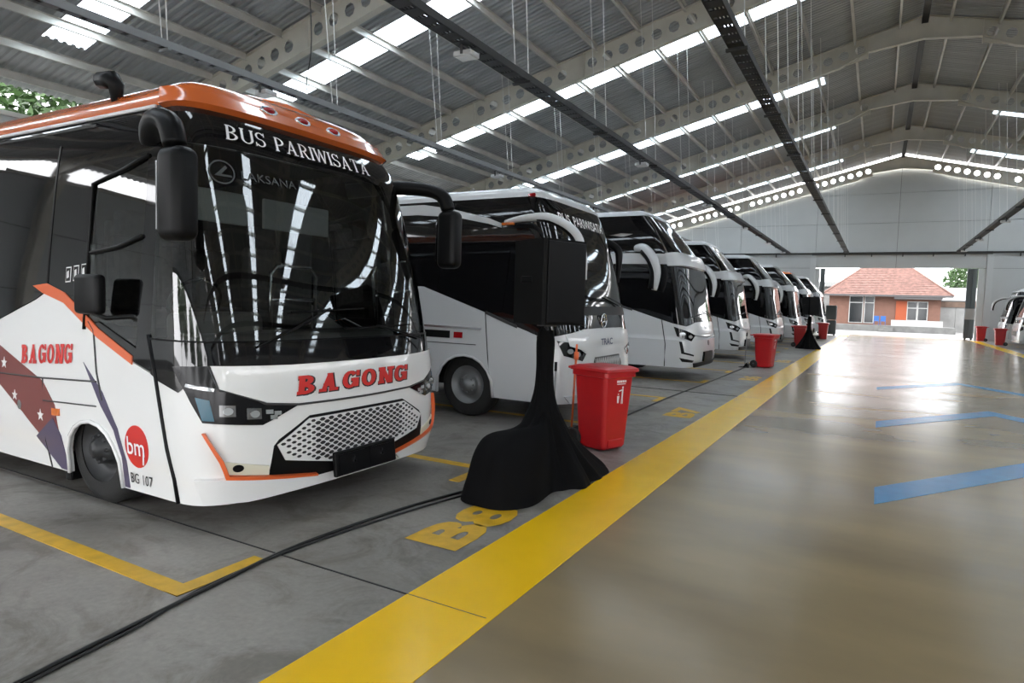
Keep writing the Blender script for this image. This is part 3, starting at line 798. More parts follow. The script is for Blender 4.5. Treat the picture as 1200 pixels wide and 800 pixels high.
# front panel, headlamps, grille
hood = [(-1.21, 1.12), (-.65, 1.105), (0, 1.10), (.65, 1.105), (1.21, 1.12), (1.16, .97), (.87, .865), (.62, .835), (0, .825), (-.62, .835), (-.87, .865), (-1.16, .97)]
patch(S1, 'hood_panel', hood, M_white, b1, off=.018, thick=.05)
MB().tube([S1.at(u, z, .012) for u, z in [(-1.22, 1.12), (-1.17, .965), (-.87, .855), (-.62, .825), (-.3, .818), (0, .815), (.3, .818), (.62, .825), (.87, .855), (1.17, .965), (1.22, 1.12)]], .008, 6).build('hood_trim', M_grey, b1)
kw = dict(w=.24, t=.17, sf=.05, gap=.15, shear=.12)
letters_on(S1, 'nameplate_letter_edge', 'BAGONG', -.635, .575, .888, 1.017, M_btext, b1, off=.0215, grow=.04, **kw)
letters_on(S1, 'nameplate_letter', 'BAGONG', -.645, .57, .893, 1.022, M_red, b1, off=.0245, **kw)
hl = [(-1.50, 1.11), (-1.22, 1.12), (-1.165, .965), (-.87, .855), (-.60, .83), (-.9, .715), (-1.27, .755), (-1.38, .95)]
for s in (1, -1):
    pl = hl if s == 1 else mir(hl)
    h = patch(S1, 'headlamp', pl, M_hlb, b1, off=.012, thick=.03)
    fx = lambda u: u if s == 1 else -u
    def sub(nm, quad, mt, off=.02): patch(S1, nm, [(u, z) for u, z in quad] if s == 1 else mir(quad), mt, h, off=off, thick=.012)
    for cu, cz in ((-1.12, .83), (-.955, .80)):
        sub('lamp_bezel', [(cu - .05, cz - .036), (cu + .046, cz - .042), (cu + .046, cz + .030), (cu - .05, cz + .038)], M_hlbez, .018)
        sub('projector_lens', disc(cu, cz - .004, .030, .024, 14), M_lens, .030)
    sub('indicator_strip', [(-1.27, .77), (-1.20, .765), (-1.225, .90), (-1.31, .92)], M_lblue, .018)
    for cu, cz in ((-.85, .80), (-.79, .785), (-.82, .76)): sub('led_block', [(cu - .025, cz - .012), (cu + .025, cz - .016), (cu + .025, cz + .012), (cu - .025, cz + .016)], M_lens, .018)
    sub('running_light', [(-1.38, .985), (-1.20, .955), (-1.19, .975), (-1.37, 1.005)], M_lens, .017)
gs = [(-.86, .36), (-.82, .56), (-.78, .60), (-.52, .735), (.52, .735), (.78, .60), (.82, .56), (.86, .36), (.45, .27), (-.45, .27)]
patch(S1, 'grille_surround', gs, M_black, b1, off=.006, thick=.03)
grl = [(-.80, .565), (-.53, .715), (.53, .715), (.80, .565), (.74, .45), (.30, .36), (-.30, .36), (-.74, .45)]
gp = patch(S1, 'grille', grl, M_white, b1, off=.016, thick=.02)
def inside(p, poly):
    c = False; n = len(poly)
    for i in range(n):
        (x1, y1), (x2, y2) = poly[i], poly[(i + 1) % n]
        if (y1 > p[1]) != (y2 > p[1]) and p[0] < (x2 - x1) * (p[1] - y1) / (y2 - y1) + x1: c = not c
    return c
hv, hf = [], []
r = 0
zz = .372
while zz < .72:
    uu = -.80 + (0.0425 if r % 2 else 0)
    while uu < .8:
        if all(inside((uu + a, zz + b), grl) for a, b in ((-.035, 0), (.035, 0), (0, .02), (0, -.02))):
            n = len(hv); k = 1.0 if abs(uu) < .5 else .75
            for a, b in ((-.030, 0), (-.012, .0125), (.012, .0125), (.030, 0), (.012, -.0125), (-.012, -.0125)): hv.append(S1.at(uu + a * k, zz + b * k, .0175)[:])
            hf.append(tuple(range(n, n + 6)))
        uu += .085
    zz += .0215; r += 1
me = bpy.data.meshes.new('grille_openings'); me.from_pydata(hv, [], hf); me.update(); tag(mesh_obj('grille_openings', me, M_btext, gp), kind='stuff')
pc = S1.at(.03, .345, .05)
plt = MB().bbox(-.02, .02, -.345, .345, -.095, .095, .012)
for y in (-.16, .16):
    plt.lathe([(.001, .03), (.014, .03), (.014, .02)], 8, 'x', (0, y, .03))
plt.box(.02, .026, -.31, -.03, -.07, .07).box(.02, .026, .03, .31, -.07, .07)
pl_o = plt.build('number_plate', M_black, b1, loc=pc[:]); pl_o.rotation_euler = (0, -.12, 0)
MB().box(-.006, .006, -.008, .008, -.008, .008).build('plate_screw', M_chrome, pl_o, loc=(.03, -.16, .0))
MB().box(-.006, .006, -.008, .008, -.008, .008).build('plate_screw', M_chrome, pl_o, loc=(.03, .16, .0))
for s in (1, -1):
    q = (lambda p: p) if s == 1 else mir
    fg = patch(S1, 'fog_panel', q([(-1.17, .50), (-.86, .43), (-.86, .365), (-1.14, .415)]), M_fog, b1, off=.012, thick=.02)
    patch(S1, 'fog_lamp', q(disc(-1.07, .445, .035, .024, 14)), M_black, fg, off=.018, thick=.01)
    patch(S1, 'bumper_lip', q([(-1.33, .385), (-1.13, .385), (-.45, .285), (-.55, .215), (-1.0, .20), (-1.27, .235)]), M_white, b1, off=.035, thick=.05)
    patch(S1, 'pinstripe', q([(-1.27, .69), (-1.255, .69), (-1.155, .505), (-1.125, .405), (-.45, .30), (-.45, .285), (-1.145, .385), (-1.18, .50)]), M_orange2, b1, off=.038, thick=.03)
    # body seams
    MB().tube([S1.at(s * u, z, .002) for u, z in ((-1.77, 1.30), (-1.70, 1.05), (-1.65, .85), (-1.58, .55), (-1.52, .35), (-1.48, Z0))], .016, 6).build('corner_seal', M_black, b1)
    MB().tube([S1.at(s * u, z, .002) for u, z in ((-2.55, 1.36), (-2.48, 1.30), (-2.42, 1.0), (-2.34, .8))], .008, 5).build('door_seam', M_btext, b1)
    patch(S1, 'belt_stripe', q([(-3.37, 1.61), (-3.16, 1.63), (-2.9, 1.565), (-2.42, 1.315), (-1.97, 1.145), (-1.97, 1.085), (-2.42, 1.245), (-2.9, 1.485), (-3.22, 1.555)]), M_orange2, b1, off=.007, thick=.01)
    wf = wheel(b1, S1.P(arF)[0], s * -1.205, .42, -s, M_rimd); wr = wheel(b1, S1.P(arR)[0], s * -1.205, .42, -s, M_rimd)
    MB().bbox(-.045, .045, -.10, .10, 0, .22, .02).build('mud_flap', M_black, b1, loc=(S1.P(arF)[0] - .47, -s * 1.10, .10))
    for uc, rr in ((arF, .36), (arR, .42)):
        pth = arch_notch(uc, Z0, rr)
        MB().tube([S1.at(s * u, z, .004) for u, z in pth], .016, 6).build('arch_trim', M_white, b1)
MB().box(-7.6, -.45, -.78, .78, .24, 1.02).build('chassis', M_under, b1)
MB().box(-5.2, -2.55, -1.19, 1.19, .26, 1.0).box(-7.6, -6.25, -1.19, 1.19, .26, 1.0).box(-1.5, -.75, -1.05, 1.05, .26, 1.0).build('luggage_floor', M_under, b1)
# side livery (right-hand side)
for s in (1, -1):
    q = (lambda p: p) if s == 1 else mir
    patch(S1, 'livery_sweep', q([(-5.1, 1.29), (-4.4, 1.27), (-3.9, 1.12), (-3.17, .87), (-2.99, .70), (-2.93, .40), (-3.06, .33), (-3.5, .60), (-4.3, 1.02), (-4.8, 1.22)]), M_maroon, b1, off=.003, thick=.004)
    patch(S1, 'livery_sweep_tail', q([(-3.02, .60), (-2.92, .47), (-2.885, .30), (-2.875, Z0 + .01), (-2.98, Z0 + .01), (-3.3, .42)]), M_purple, b1, off=.005, thick=.004)
    patch(S1, 'livery_blade', q([(-2.60, 1.06), (-2.34, .86), (-2.15, .62), (-2.07, .40), (-2.055, Z0 + .01), (-2.12, Z0 + .01), (-2.125, .42), (-2.20, .60), (-2.36, .76)]), M_purple, b1, off=.003, thick=.004)
    for cu, cz, r_ in ((-3.78, .97, .05), (-3.60, .72, .045), (-3.20, .60, .05)):
        patch(S1, 'livery_star', q([(cu + (r_ if k % 2 == 0 else r_ * .4) * math.sin(PI * k / 5), cz + (r_ if k % 2 == 0 else r_ * .4) * math.cos(PI * k / 5)) for k in range(9, -1, -1)]), M_wtext, b1, off=.007, thick=.003)
    bgs = patch(S1, 'round_badge', q(disc(-1.93, .52, .135, .15, 28)), M_red, b1, off=.004, thick=.004)
    if s == 1:
        text_on(S1, 'badge_lettering', text2d('bm', bold=.01), -2.035, -1.835, .46, .585, M_wtext, bgs, off=.008)
        patch(S1, 'badge_tail', [(-1.868, .40), (-1.853, .40), (-1.838, .50), (-1.853, .50)], M_wtext, bgs, off=.008, thick=.002)
        text_on(S1, 'fleet_number', text2d('BG 107', bold=.004), -2.03, -1.77, .25, .325, M_btext, b1, off=.005)
        letters_on(S1, 'side_letter', 'BAGONG', -3.50, -2.75, .985, 1.135, M_red, b1, off=.006, slope=.05, w=.24, t=.17, sf=.05, gap=.12)
    MB().tube([S1.at(s * u, z, .002) for u, z in ((-um, .87), (-3.9, .88), (-3.17, .895), (-2.42, .93))], .007, 5).build('panel_seam', M_btext, b1)
    MB().tube([S1.at(s * u, z, .002) for u, z in ((-3.17, .895), (-3.16, .40), (-3.12, Z0))], .006, 5).build('panel_seam', M_btext, b1)
    MB().tube([S1.at(s * u, z, .002) for u, z in ((-3.16, .72), (-2.42, .75))], .006, 5).build('panel_seam', M_btext, b1)
    patch(S1, 'side_marker', q([(-3.02, .62), (-2.92, .625), (-2.92, .68), (-3.02, .675)]), M_amber, b1, off=.012, thick=.012)
    patch(S1, 'locker_lock', q(disc(-3.52, .65, .03, .04, 10)), M_chrome, b1, off=.010, thick=.010)
    for k in range(3):
        cu = -2.86 + k * .105; c = 1.70 + .012 * k
        fr_ = [(cu - .035, c - .06), (cu + .035, c - .055), (cu + .035, c + .06), (cu - .035, c + .055)]
        st = patch(S1, 'facility_sticker', q(fr_), M_wtext, b1, off=.004, thick=.002)
        patch(S1, 'sticker_field', q([(u * .8 + cu * .2, z * .84 + c * .16) for u, z in fr_]), M_black, st, off=.006, thick=.002)
        patch(S1, 'sticker_sign', q([(cu - .012, c - .03), (cu + .016, c - .02), (cu + .008, c + .03), (cu - .014, c + .02)]), M_wtext, st, off=.008, thick=.002)
    for (ua, ub) in ((-3.17, -4.6), (-4.62, -6.1), (-6.12, -7.4)):
        patch(S1, 'window_gap', q([(ua, 1.60), (ua + .02, 1.60), (ua + .02, 2.70), (ua, 2.70)]), M_black, b1, off=.004, thick=.004)
# roof intake, mirrors, wipers
MB().tube([(-1.62, -.95, 2.98), (-1.60, -.98, 3.06), (-1.57, -1.0, 3.13), (-1.60, -1.01, 3.17), (-1.74, -1.02, 3.185)], [.05, .045, .055, .07, .06], 10).build('roof_snorkel', M_black, b1)
def mirror_big(s):
    pth = smooth_path([(-1.12, s * .98, 2.64), (-.78, s * 1.20, 2.70), (-.46, s * 1.36, 2.69), (-.28, s * 1.41, 2.61), (-.21, s * 1.42, 2.44)], 5)
    a = MB().tube(pth, [.095 - .028 * i / len(pth) for i in range(len(pth))], 12)
    a.v = [(x, y, 2.6 + (z - 2.6) * .8) for x, y, z in a.v]
    a.build('mirror_arm', M_black, b1)
    hd = MB().bbox(-.30, -.07, s * 1.42 - .085, s * 1.42 + .085, 1.90, 2.46, .065, 5, True)
    hd = hd.build('mirror_head', M_black, b1)
    MB().box(-.312, -.298, s * 1.42 - .06, s * 1.42 + .06, 1.97, 2.38).build('mirror_face', M_chrome, hd)
mirror_big(-1); mirror_big(1)
MB().bbox(-1.42, -1.12, -1.40, -1.32, 1.42, 1.70, .035, 4, True).build('door_mirror', M_black, b1)
MB().tube([(-1.2, -1.37, 1.43), (-1.1, -1.34, 1.40), (-.95, -1.22, 1.42), (-.9, -1.18, 1.47)], .018, 6).build('door_mirror_arm', M_black, b1)
MB().tube([S1.at(-.9 + .04 * k, 1.235 + .0163 * k, .03 + .0006 * k) for k in range(17)], .009, 6).tube([S1.at(-.62 + .05 * k, 1.47 + .002 * k, .025) for k in range(16)], .007, 5).build('wiper', M_black, b1)
MB().tube([S1.at(.9 - .04 * k, 1.235 + .008 * k, .03) for k in range(17)], .009, 6).tube([S1.at(-.12 + .05 * k, 1.345 + .001 * k, .025) for k in range(18)], .007, 5).build('wiper', M_black, b1)
# cabin
MB().box(-4.0, -3.97, -1.06, 1.06, .98, 2.84).box(-4.0, -1.7, -1.08, -1.05, .98, 2.84).box(-4.0, -1.7, 1.05, 1.08, .98, 2.84).box(-4.0, -.95, -1.03, 1.03, 2.80, 2.83).build('cabin_liner', M_liner, b1)
MB().box(-4.0, -.60, -1.1, 1.1, 1.0, 1.04).build('cabin_floor', M_liner, b1)
MB().bbox(-.98, -.50, -1.02, 1.02, 1.05, 1.30, .06).bbox(-1.08, -.75, -.95, -.30, 1.22, 1.45, .06).build('dashboard', M_dash, b1)
sw = MB().tube([(-1.18 + .08 * math.sin(2 * PI * k / 20), -.62 + .22 * math.cos(2 * PI * k / 20), 1.52 + .18 * math.sin(2 * PI * k / 20)) for k in range(21)], .016, 6)
sw.build('steering_wheel', M_black, b1)
for i, (x, y) in enumerate(((-1.72, -.62), (-1.65, .62), (-2.6, -.70), (-2.6, -.22), (-2.6, .26), (-2.6, .72), (-3.4, -.70), (-3.4, -.22), (-3.4, .26), (-3.4, .72))):
    st = MB().bbox(x - .25, x + .25, y - .22, y + .22, 1.30, 1.44, .05).build('seat', M_seat, b1)
    bk = MB().bbox(x - .33, x - .20, y - .22, y + .22, 1.42, 2.05, .05).bbox(x - .34, x - .22, y - .15, y + .15, 2.04, 2.26, .04).build('backrest', M_seat, st)
MB().tube([(-1.35, .25, 1.05), (-1.35, .25, 1.78), (-1.35, .32, 1.86), (-1.35, .72, 1.86), (-1.35, .80, 1.78), (-1.35, .80, 1.05)], .02, 8).tube([(-1.35, .25, 1.55), (-1.35, .80, 1.55)], .016, 8).build('grab_rail', M_chrome, b1)
for y0, y1 in ((-.98, -.42), (-.28, .42)):
    MB().bbox(-.83, -.80, y0, y1, 2.12, 2.36, .01).build('sun_visor', M_visor, b1)
MB().prism([(S1.S(um, z).y * s, z) for s, zs in ((-1, [Z0, .6, 1.3, 2.0, 2.7, 2.9]), (1, [2.9, 2.7, 2.0, 1.3, .6, Z0])) for z in zs], -7.82, -7.78, 'x').build('rear_panel', M_white, b1)

# ------------------------------------------------------------------ the single-windscreen touring coach
def common_body(S, root, Z0, ZT, ZC, top_r, top_f, arches, wr, roofmat, dx, fy):
    um = S.umax
    patch(S, 'lower_body', lower_polys(S, Z0, top_r, arches, top_f), M_white2, root, off=0, thick=.03)
    mesh_obj('roof', roof_mesh(S, ZT, ZC, dx=dx, fy=fy), roofmat, root)
    MB().box(-S.L + .1, -.75, -.80, .80, Z0 + .06, 1.1).box(-S.L + .1, -.9, -.9, .9, 1.05, 1.2).build('chassis', M_under, root)
    for s in (1, -1):
        for uc, r in arches: wheel(root, S.P(uc)[0], -s * 1.16, wr, -s)
    MB().prism([(S.S(um, z).y * s, z) for s, zs in ((-1, [Z0, .6, 1.3, 2.0, 2.7, ZT]), (1, [ZT, 2.7, 2.0, 1.3, .6, Z0])) for z in zs], -S.L - .02, -S.L + .02, 'x').build('rear_panel', M_white2, root)

S2 = Surf(11.5, 1.25, .42, 4.2, [(.2, .08), (.45, 0), (1.0, .02), (1.4, .1), (2.2, .3), (2.9, .55), (3.2, .75)], [(.2, .04), (.6, 0), (1.3, .01), (2.0, .05), (2.8, .1), (3.2, .2)])
b2 = empty('touring_coach', (-3.28, 8.6, 0))
tag(b2, 'white coach with one tall windscreen, star emblem and white mirror arm, behind the black loudspeaker', 'bus', 'tourist buses parked in the hall')
um2 = S2.umax; a2F, a2R = -2.68, -8.4
tr2 = [(-um2, 1.80), (-3.42, 1.77), (-2.37, 1.44), (-1.82, 1.26), (-1.45, 1.14)]
common_body(S2, b2, .31, 2.96, 3.13, tr2, [(-1.15, 1.20), (-.7, 1.26), (.7, 1.26), (1.15, 1.20)], ((a2R, .5), (a2F, .46)), .44, M_white2, .5, .3)
upper2 = [(-um2, 1.80), (-3.42, 1.77), (-2.37, 1.44), (-1.82, 1.26), (-1.5, 1.15), (-1.50, 1.75), (-1.36, 2.96), (-um2, 2.96)]
for q in (upper2, mir(upper2)): patch(S2, 'side_glass', q, M_sideg, b2, off=0, thick=.03)
patch(S2, 'windscreen', [(-1.50, 1.58), (1.50, 1.58), (1.36, 2.96), (-1.36, 2.96)], M_blackg, b2, off=0, thick=.03)
patch(S2, 'cowl', [(-1.50, 1.15), (-1.15, 1.20), (-.7, 1.26), (0, 1.27), (.7, 1.26), (1.15, 1.20), (1.50, 1.15), (1.50, 1.58), (-1.50, 1.58)], M_blackg, b2, off=0, thick=.03)
patch(S2, 'cowl_band', [(-1.2, 1.44), (1.2, 1.44), (1.2, 1.56), (-1.2, 1.56)], M_black, b2, off=.01, thick=.02)
for k_, (wd, ua, ub) in enumerate((('BUS', -.80, -.42), ('PARIWISATA', -.30, .86))):
    tag(text_on(S2, 'destination_lettering', text2d(wd, bold=.012), ua, ub, 2.66, 2.80, M_wtext, b2, off=.008), kind='stuff')
em = empty('star_emblem', S2.at(-.02, 1.36, .02)[:]); em.parent = b2; em.rotation_euler = (0, 0, 0)
rg = MB().tube([(0, .095 * math.cos(2 * PI * k / 24), .095 * math.sin(2 * PI * k / 24)) for k in range(25)], .010, 6)
for a in (90, 210, 330): rg.tube([(0, 0, 0), (0, .09 * math.cos(math.radians(a)), .09 * math.sin(math.radians(a)))], [.016, .006], 6)
rg.build('emblem_ring', M_chrome, em)
text_on(S2, 'maker_lettering', text2d('TRAC', bold=.02, shear=.2), -.24, .20, 1.03, 1.12, M_navy, b2, off=.022)
hood2 = [(-1.15, 1.19), (-.7, 1.25), (0, 1.26), (.7, 1.25), (1.15, 1.19), (1.1, 1.05), (.75, .97), (0, .95), (-.75, .97), (-1.1, 1.05)]
patch(S2, 'hood_panel', hood2, M_white2, b2, off=.015, thick=.04)
for s in (1, -1):
    q = (lambda p: p) if s == 1 else mir
    h = patch(S2, 'headlamp', q([(-1.28, 1.12), (-1.12, 1.10), (-.74, .94), (-.85, .85), (-1.2, .93)]), M_blackg, b2, off=.01, thick=.02)
    for cu in (-1.1, -.95): patch(S2, 'projector_lens', q(disc(cu, .985 - (cu + 1.1) * .3, .05, .032, 12)), M_lens, h, off=.018, thick=.01)
    MB().tube([S2.at(s * u, z, .003) for u, z in ((-2.37, 1.44), (-2.31, .9), (-2.25, .32))], .008, 5).build('door_seam', M_btext, b2)
    MB().tube([S2.at(s * u, z, .003) for u, z in ((-1.55, 1.17), (-1.50, .42), (-1.48, .32))], .008, 5).build('door_seam', M_btext, b2)
    MB().tube([S2.at(s * u, z, .003) for u, z in ((-1.42, 1.12), (-1.38, .6), (-1.36, .32))], .007, 5).build('door_seam', M_btext, b2)
    MB().tube([S2.at(s * u, z, .003) for u, z in ((-um2, 1.0), (-2.5, 1.0))], .006, 5).build('panel_seam', M_btext, b2)
    patch(S2, 'side_strip', q([(-4.6, 1.245), (-2.42, 1.235), (-2.42, 1.205), (-4.6, 1.215)]), M_chrome, b2, off=.012, thick=.012)
    patch(S2, 'side_vent', q([(-3.4, 1.07), (-2.93, 1.07), (-2.93, 1.17), (-3.4, 1.17)]), M_black, b2, off=.008, thick=.01)
    patch(S2, 'side_marker', q([(-2.86, 1.08), (-2.72, 1.08), (-2.72, 1.16), (-2.86, 1.16)]), M_redl, b2, off=.012, thick=.012)
    patch(S2, 'pillar_swoosh', q([(-um2 + 3, 2.93), (-3.5, 2.92), (-3.0, 2.84), (-2.1, 2.62), (-2.1, 2.56), (-2.9, 2.72), (-3.6, 2.78), (-um2 + 3, 2.80)]), M_white2, b2, off=.010, thick=.012)
    patch(S2, 'belt_trim', q([(-2.36, 1.46), (-1.85, 1.29), (-1.85, 1.25), (-2.36, 1.42)]), M_grey, b2, off=.012, thick=.012)
    for uc, r in ((a2R, .5), (a2F, .46)):
        MB().tube([S2.at(s * u, z, .006) for u, z in arch_notch(uc, .31, r)], .02, 6).build('arch_trim', M_white2, b2)
    if s == 1:
        mp = smooth_path([(-.98, -1.28 * s, 2.62), (-.6, -1.42 * s, 2.64), (-.24, -1.45 * s, 2.62), (.08, -1.46 * s, 2.44), (.20, -1.46 * s, 2.18), (.23, -1.46 * s, 1.88)])
        ar = MB().tube(mp, [.028 + .03 * math.sin(PI * min(1, i / (len(mp) - 1) * 1.05)) for i in range(len(mp))], 10).build('mirror_arm', M_white2, b2)
        MB().tube([p + Vector((-.045, 0, -.012)) for p in mp[8:-1]], .045, 10).build('mirror_back', M_black, ar)
        MB().bbox(-.98, -.80, -1.37 * s - .02, -1.37 * s + .02, 2.565, 2.60, .01).build('turn_lamp', M_amber, ar)
    else:
        mp = smooth_path([(-.85, 1.15, 2.60), (-.62, 1.28, 2.60), (-.42, 1.33, 2.48), (-.38, 1.33, 2.30), (-.40, 1.33, 1.95)])
        MB().tube(mp, [.03 + .035 * math.sin(PI * min(1, i / (len(mp) - 1))) for i in range(len(mp))], 10).build('mirror_arm', M_black, b2)
gr2 = [(-.55, .74), (-.45, .88), (.45, .88), (.55, .74), (.45, .62), (-.45, .62)]
g2 = patch(S2, 'grille', gr2, M_grey, b2, off=.008, thick=.01)
for k in range(13):
    u = -.42 + k * .07
    for d in (-.06, .06):
        a, b_ = (u - d * 0.6, .65), (u + d * .6, .86)
        MB().tube([S2.at(*a, .014), S2.at(*b_, .014)], .006, 4).build('grille_bar', M_white2, g2)
patch(S2, 'bumper_lip', [(-1.2, .42), (1.2, .42), (1.1, .33), (-1.1, .33)], M_white2, b2, off=.04, thick=.05)
patch(S2, 'roof_marker', [(-1.38, 2.95), (-1.24, 2.96), (-1.24, 2.99), (-1.38, 2.98)], M_redl, b2, off=.03, thick=.03, dz=.02)
for a, b_ in (((-.9, 1.58), (.1, 1.66)), ((.9, 1.58), (.2, 1.70))):
    MB().tube([S2.at(a[0] + (b_[0] - a[0]) * k / 10, a[1] + (b_[1] - a[1]) * k / 10, .03) for k in range(11)], .010, 5).build('wiper', M_black, b2)

# ------------------------------------------------------------------ the two-tier-windscreen coaches
S3 = Surf(12.0, 1.25, .42, 4.2, [(.2, .1), (.45, 0), (1.0, .03), (1.4, .12), (2.45, .33), (2.75, .50), (3.5, 1.12), (3.7, 1.35)], [(.2, .04), (.6, 0), (1.3, .01), (2.0, .04), (3.0, .12), (3.7, .3)], G=1.9)
b3 = empty('double_glass_coach', (-3.3, 14.8, 0))
um3 = S3.umax; a3F, a3R = -3.1, -9.0
tr3 = [(-um3, 1.72), (-3.3, 1.72), (-2.6, 1.56), (-1.72, 1.30), (-1.5, 1.24)]
common_body(S3, b3, .31, 3.55, 3.70, tr3, [(-1.2, 1.18), (-.8, 1.27), (.8, 1.27), (1.2, 1.18)], ((a3R, .5), (a3F, .5)), .48, M_roofg, 1.3, .42)
up3 = [(-um3, 1.72), (-3.3, 1.72), (-2.6, 1.56), (-1.72, 1.30), (-1.5, 1.24), (-1.40, 2.48), (-um3, 2.56)]
for q in (up3, mir(up3)): patch(S3, 'side_glass', q, M_sideg, b3, off=0, thick=.03)
stripe3 = [(-um3, 2.56), (-1.40, 2.48), (-1.38, 2.70), (-2.3, 2.72), (-um3, 2.74)]
for q in (stripe3, mir(stripe3)): patch(S3, 'side_band', q, M_white2, b3, off=0, thick=.03)
uq3 = [(-um3, 2.74), (-2.3, 2.72), (-1.38, 2.70), (-1.25, 3.55), (-um3, 3.55)]
for q in (uq3, mir(uq3)): patch(S3, 'upper_side_glass', q, M_sideg, b3, off=0, thick=.03)
patch(S3, 'windscreen', [(-1.46, 1.36), (1.46, 1.36), (1.40, 2.46), (-1.40, 2.46)], M_blackg, b3, off=0, thick=.03)
patch(S3, 'cowl', [(-1.5, 1.24), (-1.2, 1.18), (-.8, 1.26), (0, 1.28), (.8, 1.26), (1.2, 1.18), (1.5, 1.24), (1.46, 1.36), (-1.46, 1.36)], M_blackg, b3, off=.004, thick=.03)
patch(S3, 'visor_band', [(-1.45, 2.44), (1.45, 2.44), (1.40, 2.70), (-1.40, 2.70)], M_white2, b3, off=.07, thick=.12)
patch(S3, 'upper_windscreen', [(-1.38, 2.68), (1.38, 2.68), (1.25, 3.54), (-1.25, 3.54)], M_blackg, b3, off=0, thick=.03)
for u in (-.62, .62):
    patch(S3, 'windscreen_divider', [(u - .022, 2.74), (u + .022, 2.74), (u + .018, 3.46), (u - .018, 3.46)], M_chrome, b3, off=.010, thick=.012)
for s in (1, -1):
    q = (lambda p: p) if s == 1 else mir
    patch(S3, 'upper_pillar', q([(-1.36, 2.72), (-1.32, 2.72), (-1.21, 3.45), (-1.25, 3.45)]), M_chrome, b3, off=.010, thick=.012)
    h = patch(S3, 'headlamp', q([(-1.47, 1.17), (-1.25, 1.10), (-.92, .99), (-1.1, .87), (-1.42, .97)]), M_blackg, b3, off=.012, thick=.02)
    for cu, cz in ((-1.3, 1.02), (-1.12, .965)): patch(S3, 'projector_lens', q(disc(cu, cz, .06, .035, 12)), M_lens, h, off=.02, thick=.01)
    patch(S3, 'bumper_slot', q([(-1.38, .86), (-1.32, .86), (-1.28, .64), (-1.0, .58), (-1.02, .55), (-1.34, .61)]), M_black, b3, off=.008, thick=.012)
    patch(S3, 'bumper_vent', q([(-1.38, .52), (-1.0, .46), (-1.05, .42), (-1.32, .44)]), M_black, b3, off=.008, thick=.012)
    MB().tube([S3.at(s * u, z, .003) for u, z in ((-1.72, 1.31), (-1.68, .8), (-1.66, .32))], .010, 5).build('door_seam', M_btext, b3)
    patch(S3, 'belt_trim', q([(-3.2, 1.72), (-2.4, 1.52), (-2.4, 1.47), (-3.2, 1.67)]), M_grey, b3, off=.012, thick=.012)
    patch(S3, 'side_flash', q([(-3.1, 3.12), (-2.7, 3.16), (-2.2, 3.14), (-2.6, 3.08)]), M_chrome, b3, off=.006, thick=.006)
    mp = smooth_path([(-1.32, -1.22 * s, 2.82), (-1.10, -1.38 * s, 2.80), (-.88, -1.44 * s, 2.58), (-.78, -1.45 * s, 2.28), (-.82, -1.45 * s, 1.92)])
    ar = MB().tube(mp, [.05 + .055 * math.sin(PI * min(1, .15 + i / (len(mp) - 1) * .8)) for i in range(len(mp))], 10).build('mirror_arm', M_white2, b3)
    MB().tube([p + Vector((-.06, 0, -.02)) for p in mp[6:-1]], .085, 10).build('mirror_back', M_black, ar)
    for uc, r in ((a3R, .5), (a3F, .5)):
        MB().tube([S3.at(s * u, z, .006) for u, z in arch_notch(uc, .31, r)], .02, 6).build('arch_trim', M_white2, b3)
MB().tube([S3.at(u, .985 - .06 * (1 - abs(u) / .92), .014) for u in [-.92 + .0767 * k for k in range(25)]], .010, 5).build('hood_trim', M_grey, b3)
text_on(S3, 'maker_lettering', text2d('TRAC', bold=.02, shear=.2), -.16, .14, 1.10, 1.17, M_navy, b3, off=.012)
patch(S3, 'tow_cover', disc(.15, .80, .06, .06, 12), M_grey, b3, off=.008, thick=.01)
patch(S3, 'number_plate', [(-.40, .42), (.40, .42), (.36, .62), (-.36, .62)], M_black, b3, off=.045, thick=.06)
patch(S3, 'bumper_lip', [(-1.0, .40), (1.0, .40), (.9, .31), (-.9, .31)], M_black, b3, off=.02, thick=.04)
for a, b_ in (((-.9, 1.38), (.05, 1.45)), ((.9, 1.38), (.1, 1.50))):
    MB().tube([S3.at(a[0] + (b_[0] - a[0]) * k / 10, a[1] + (b_[1] - a[1]) * k / 10, .03) for k in range(11)], .012, 5).build('wiper', M_black, b3)
text_on(S3, 'destination_lettering', text2d('BUS PARIWISATA', bold=.012), -.5, .5, 3.36, 3.46, M_gtext, b3, off=.006)
G3 = 'tourist buses parked in the hall'
tag(b3, 'white coach with two-tier windscreen, next to the coach with the star emblem', 'bus', G3)
far = [(-3.62, 21.75, 'white coach with two-tier windscreen, just past the second red bin in the row'),
       (-3.30, 27.7, 'white coach with two-tier windscreen, last before the distant black loudspeaker stand'),
       (-3.15, 33.6, 'white coach with two-tier windscreen, half hidden by the distant loudspeaker'),
       (-3.05, 39.5, 'coach with orange roof and two-tier windscreen, near the gable wall'),
       (-2.80, 45.3, 'white-roofed coach parked nearest the gable wall in the long row')]
for i, (x, y, lab) in enumerate(far):
    c = copy_tree(b3); c.location = (x, y, 0); tag(c, lab, 'bus', G3)
    if i == 3:
        for ch in c.children:
            if ch.name.startswith('roof') and ch.data.name.startswith('roof'):
                ch.material_slots[0].link = 'OBJECT'; ch.material_slots[0].material = M_orange
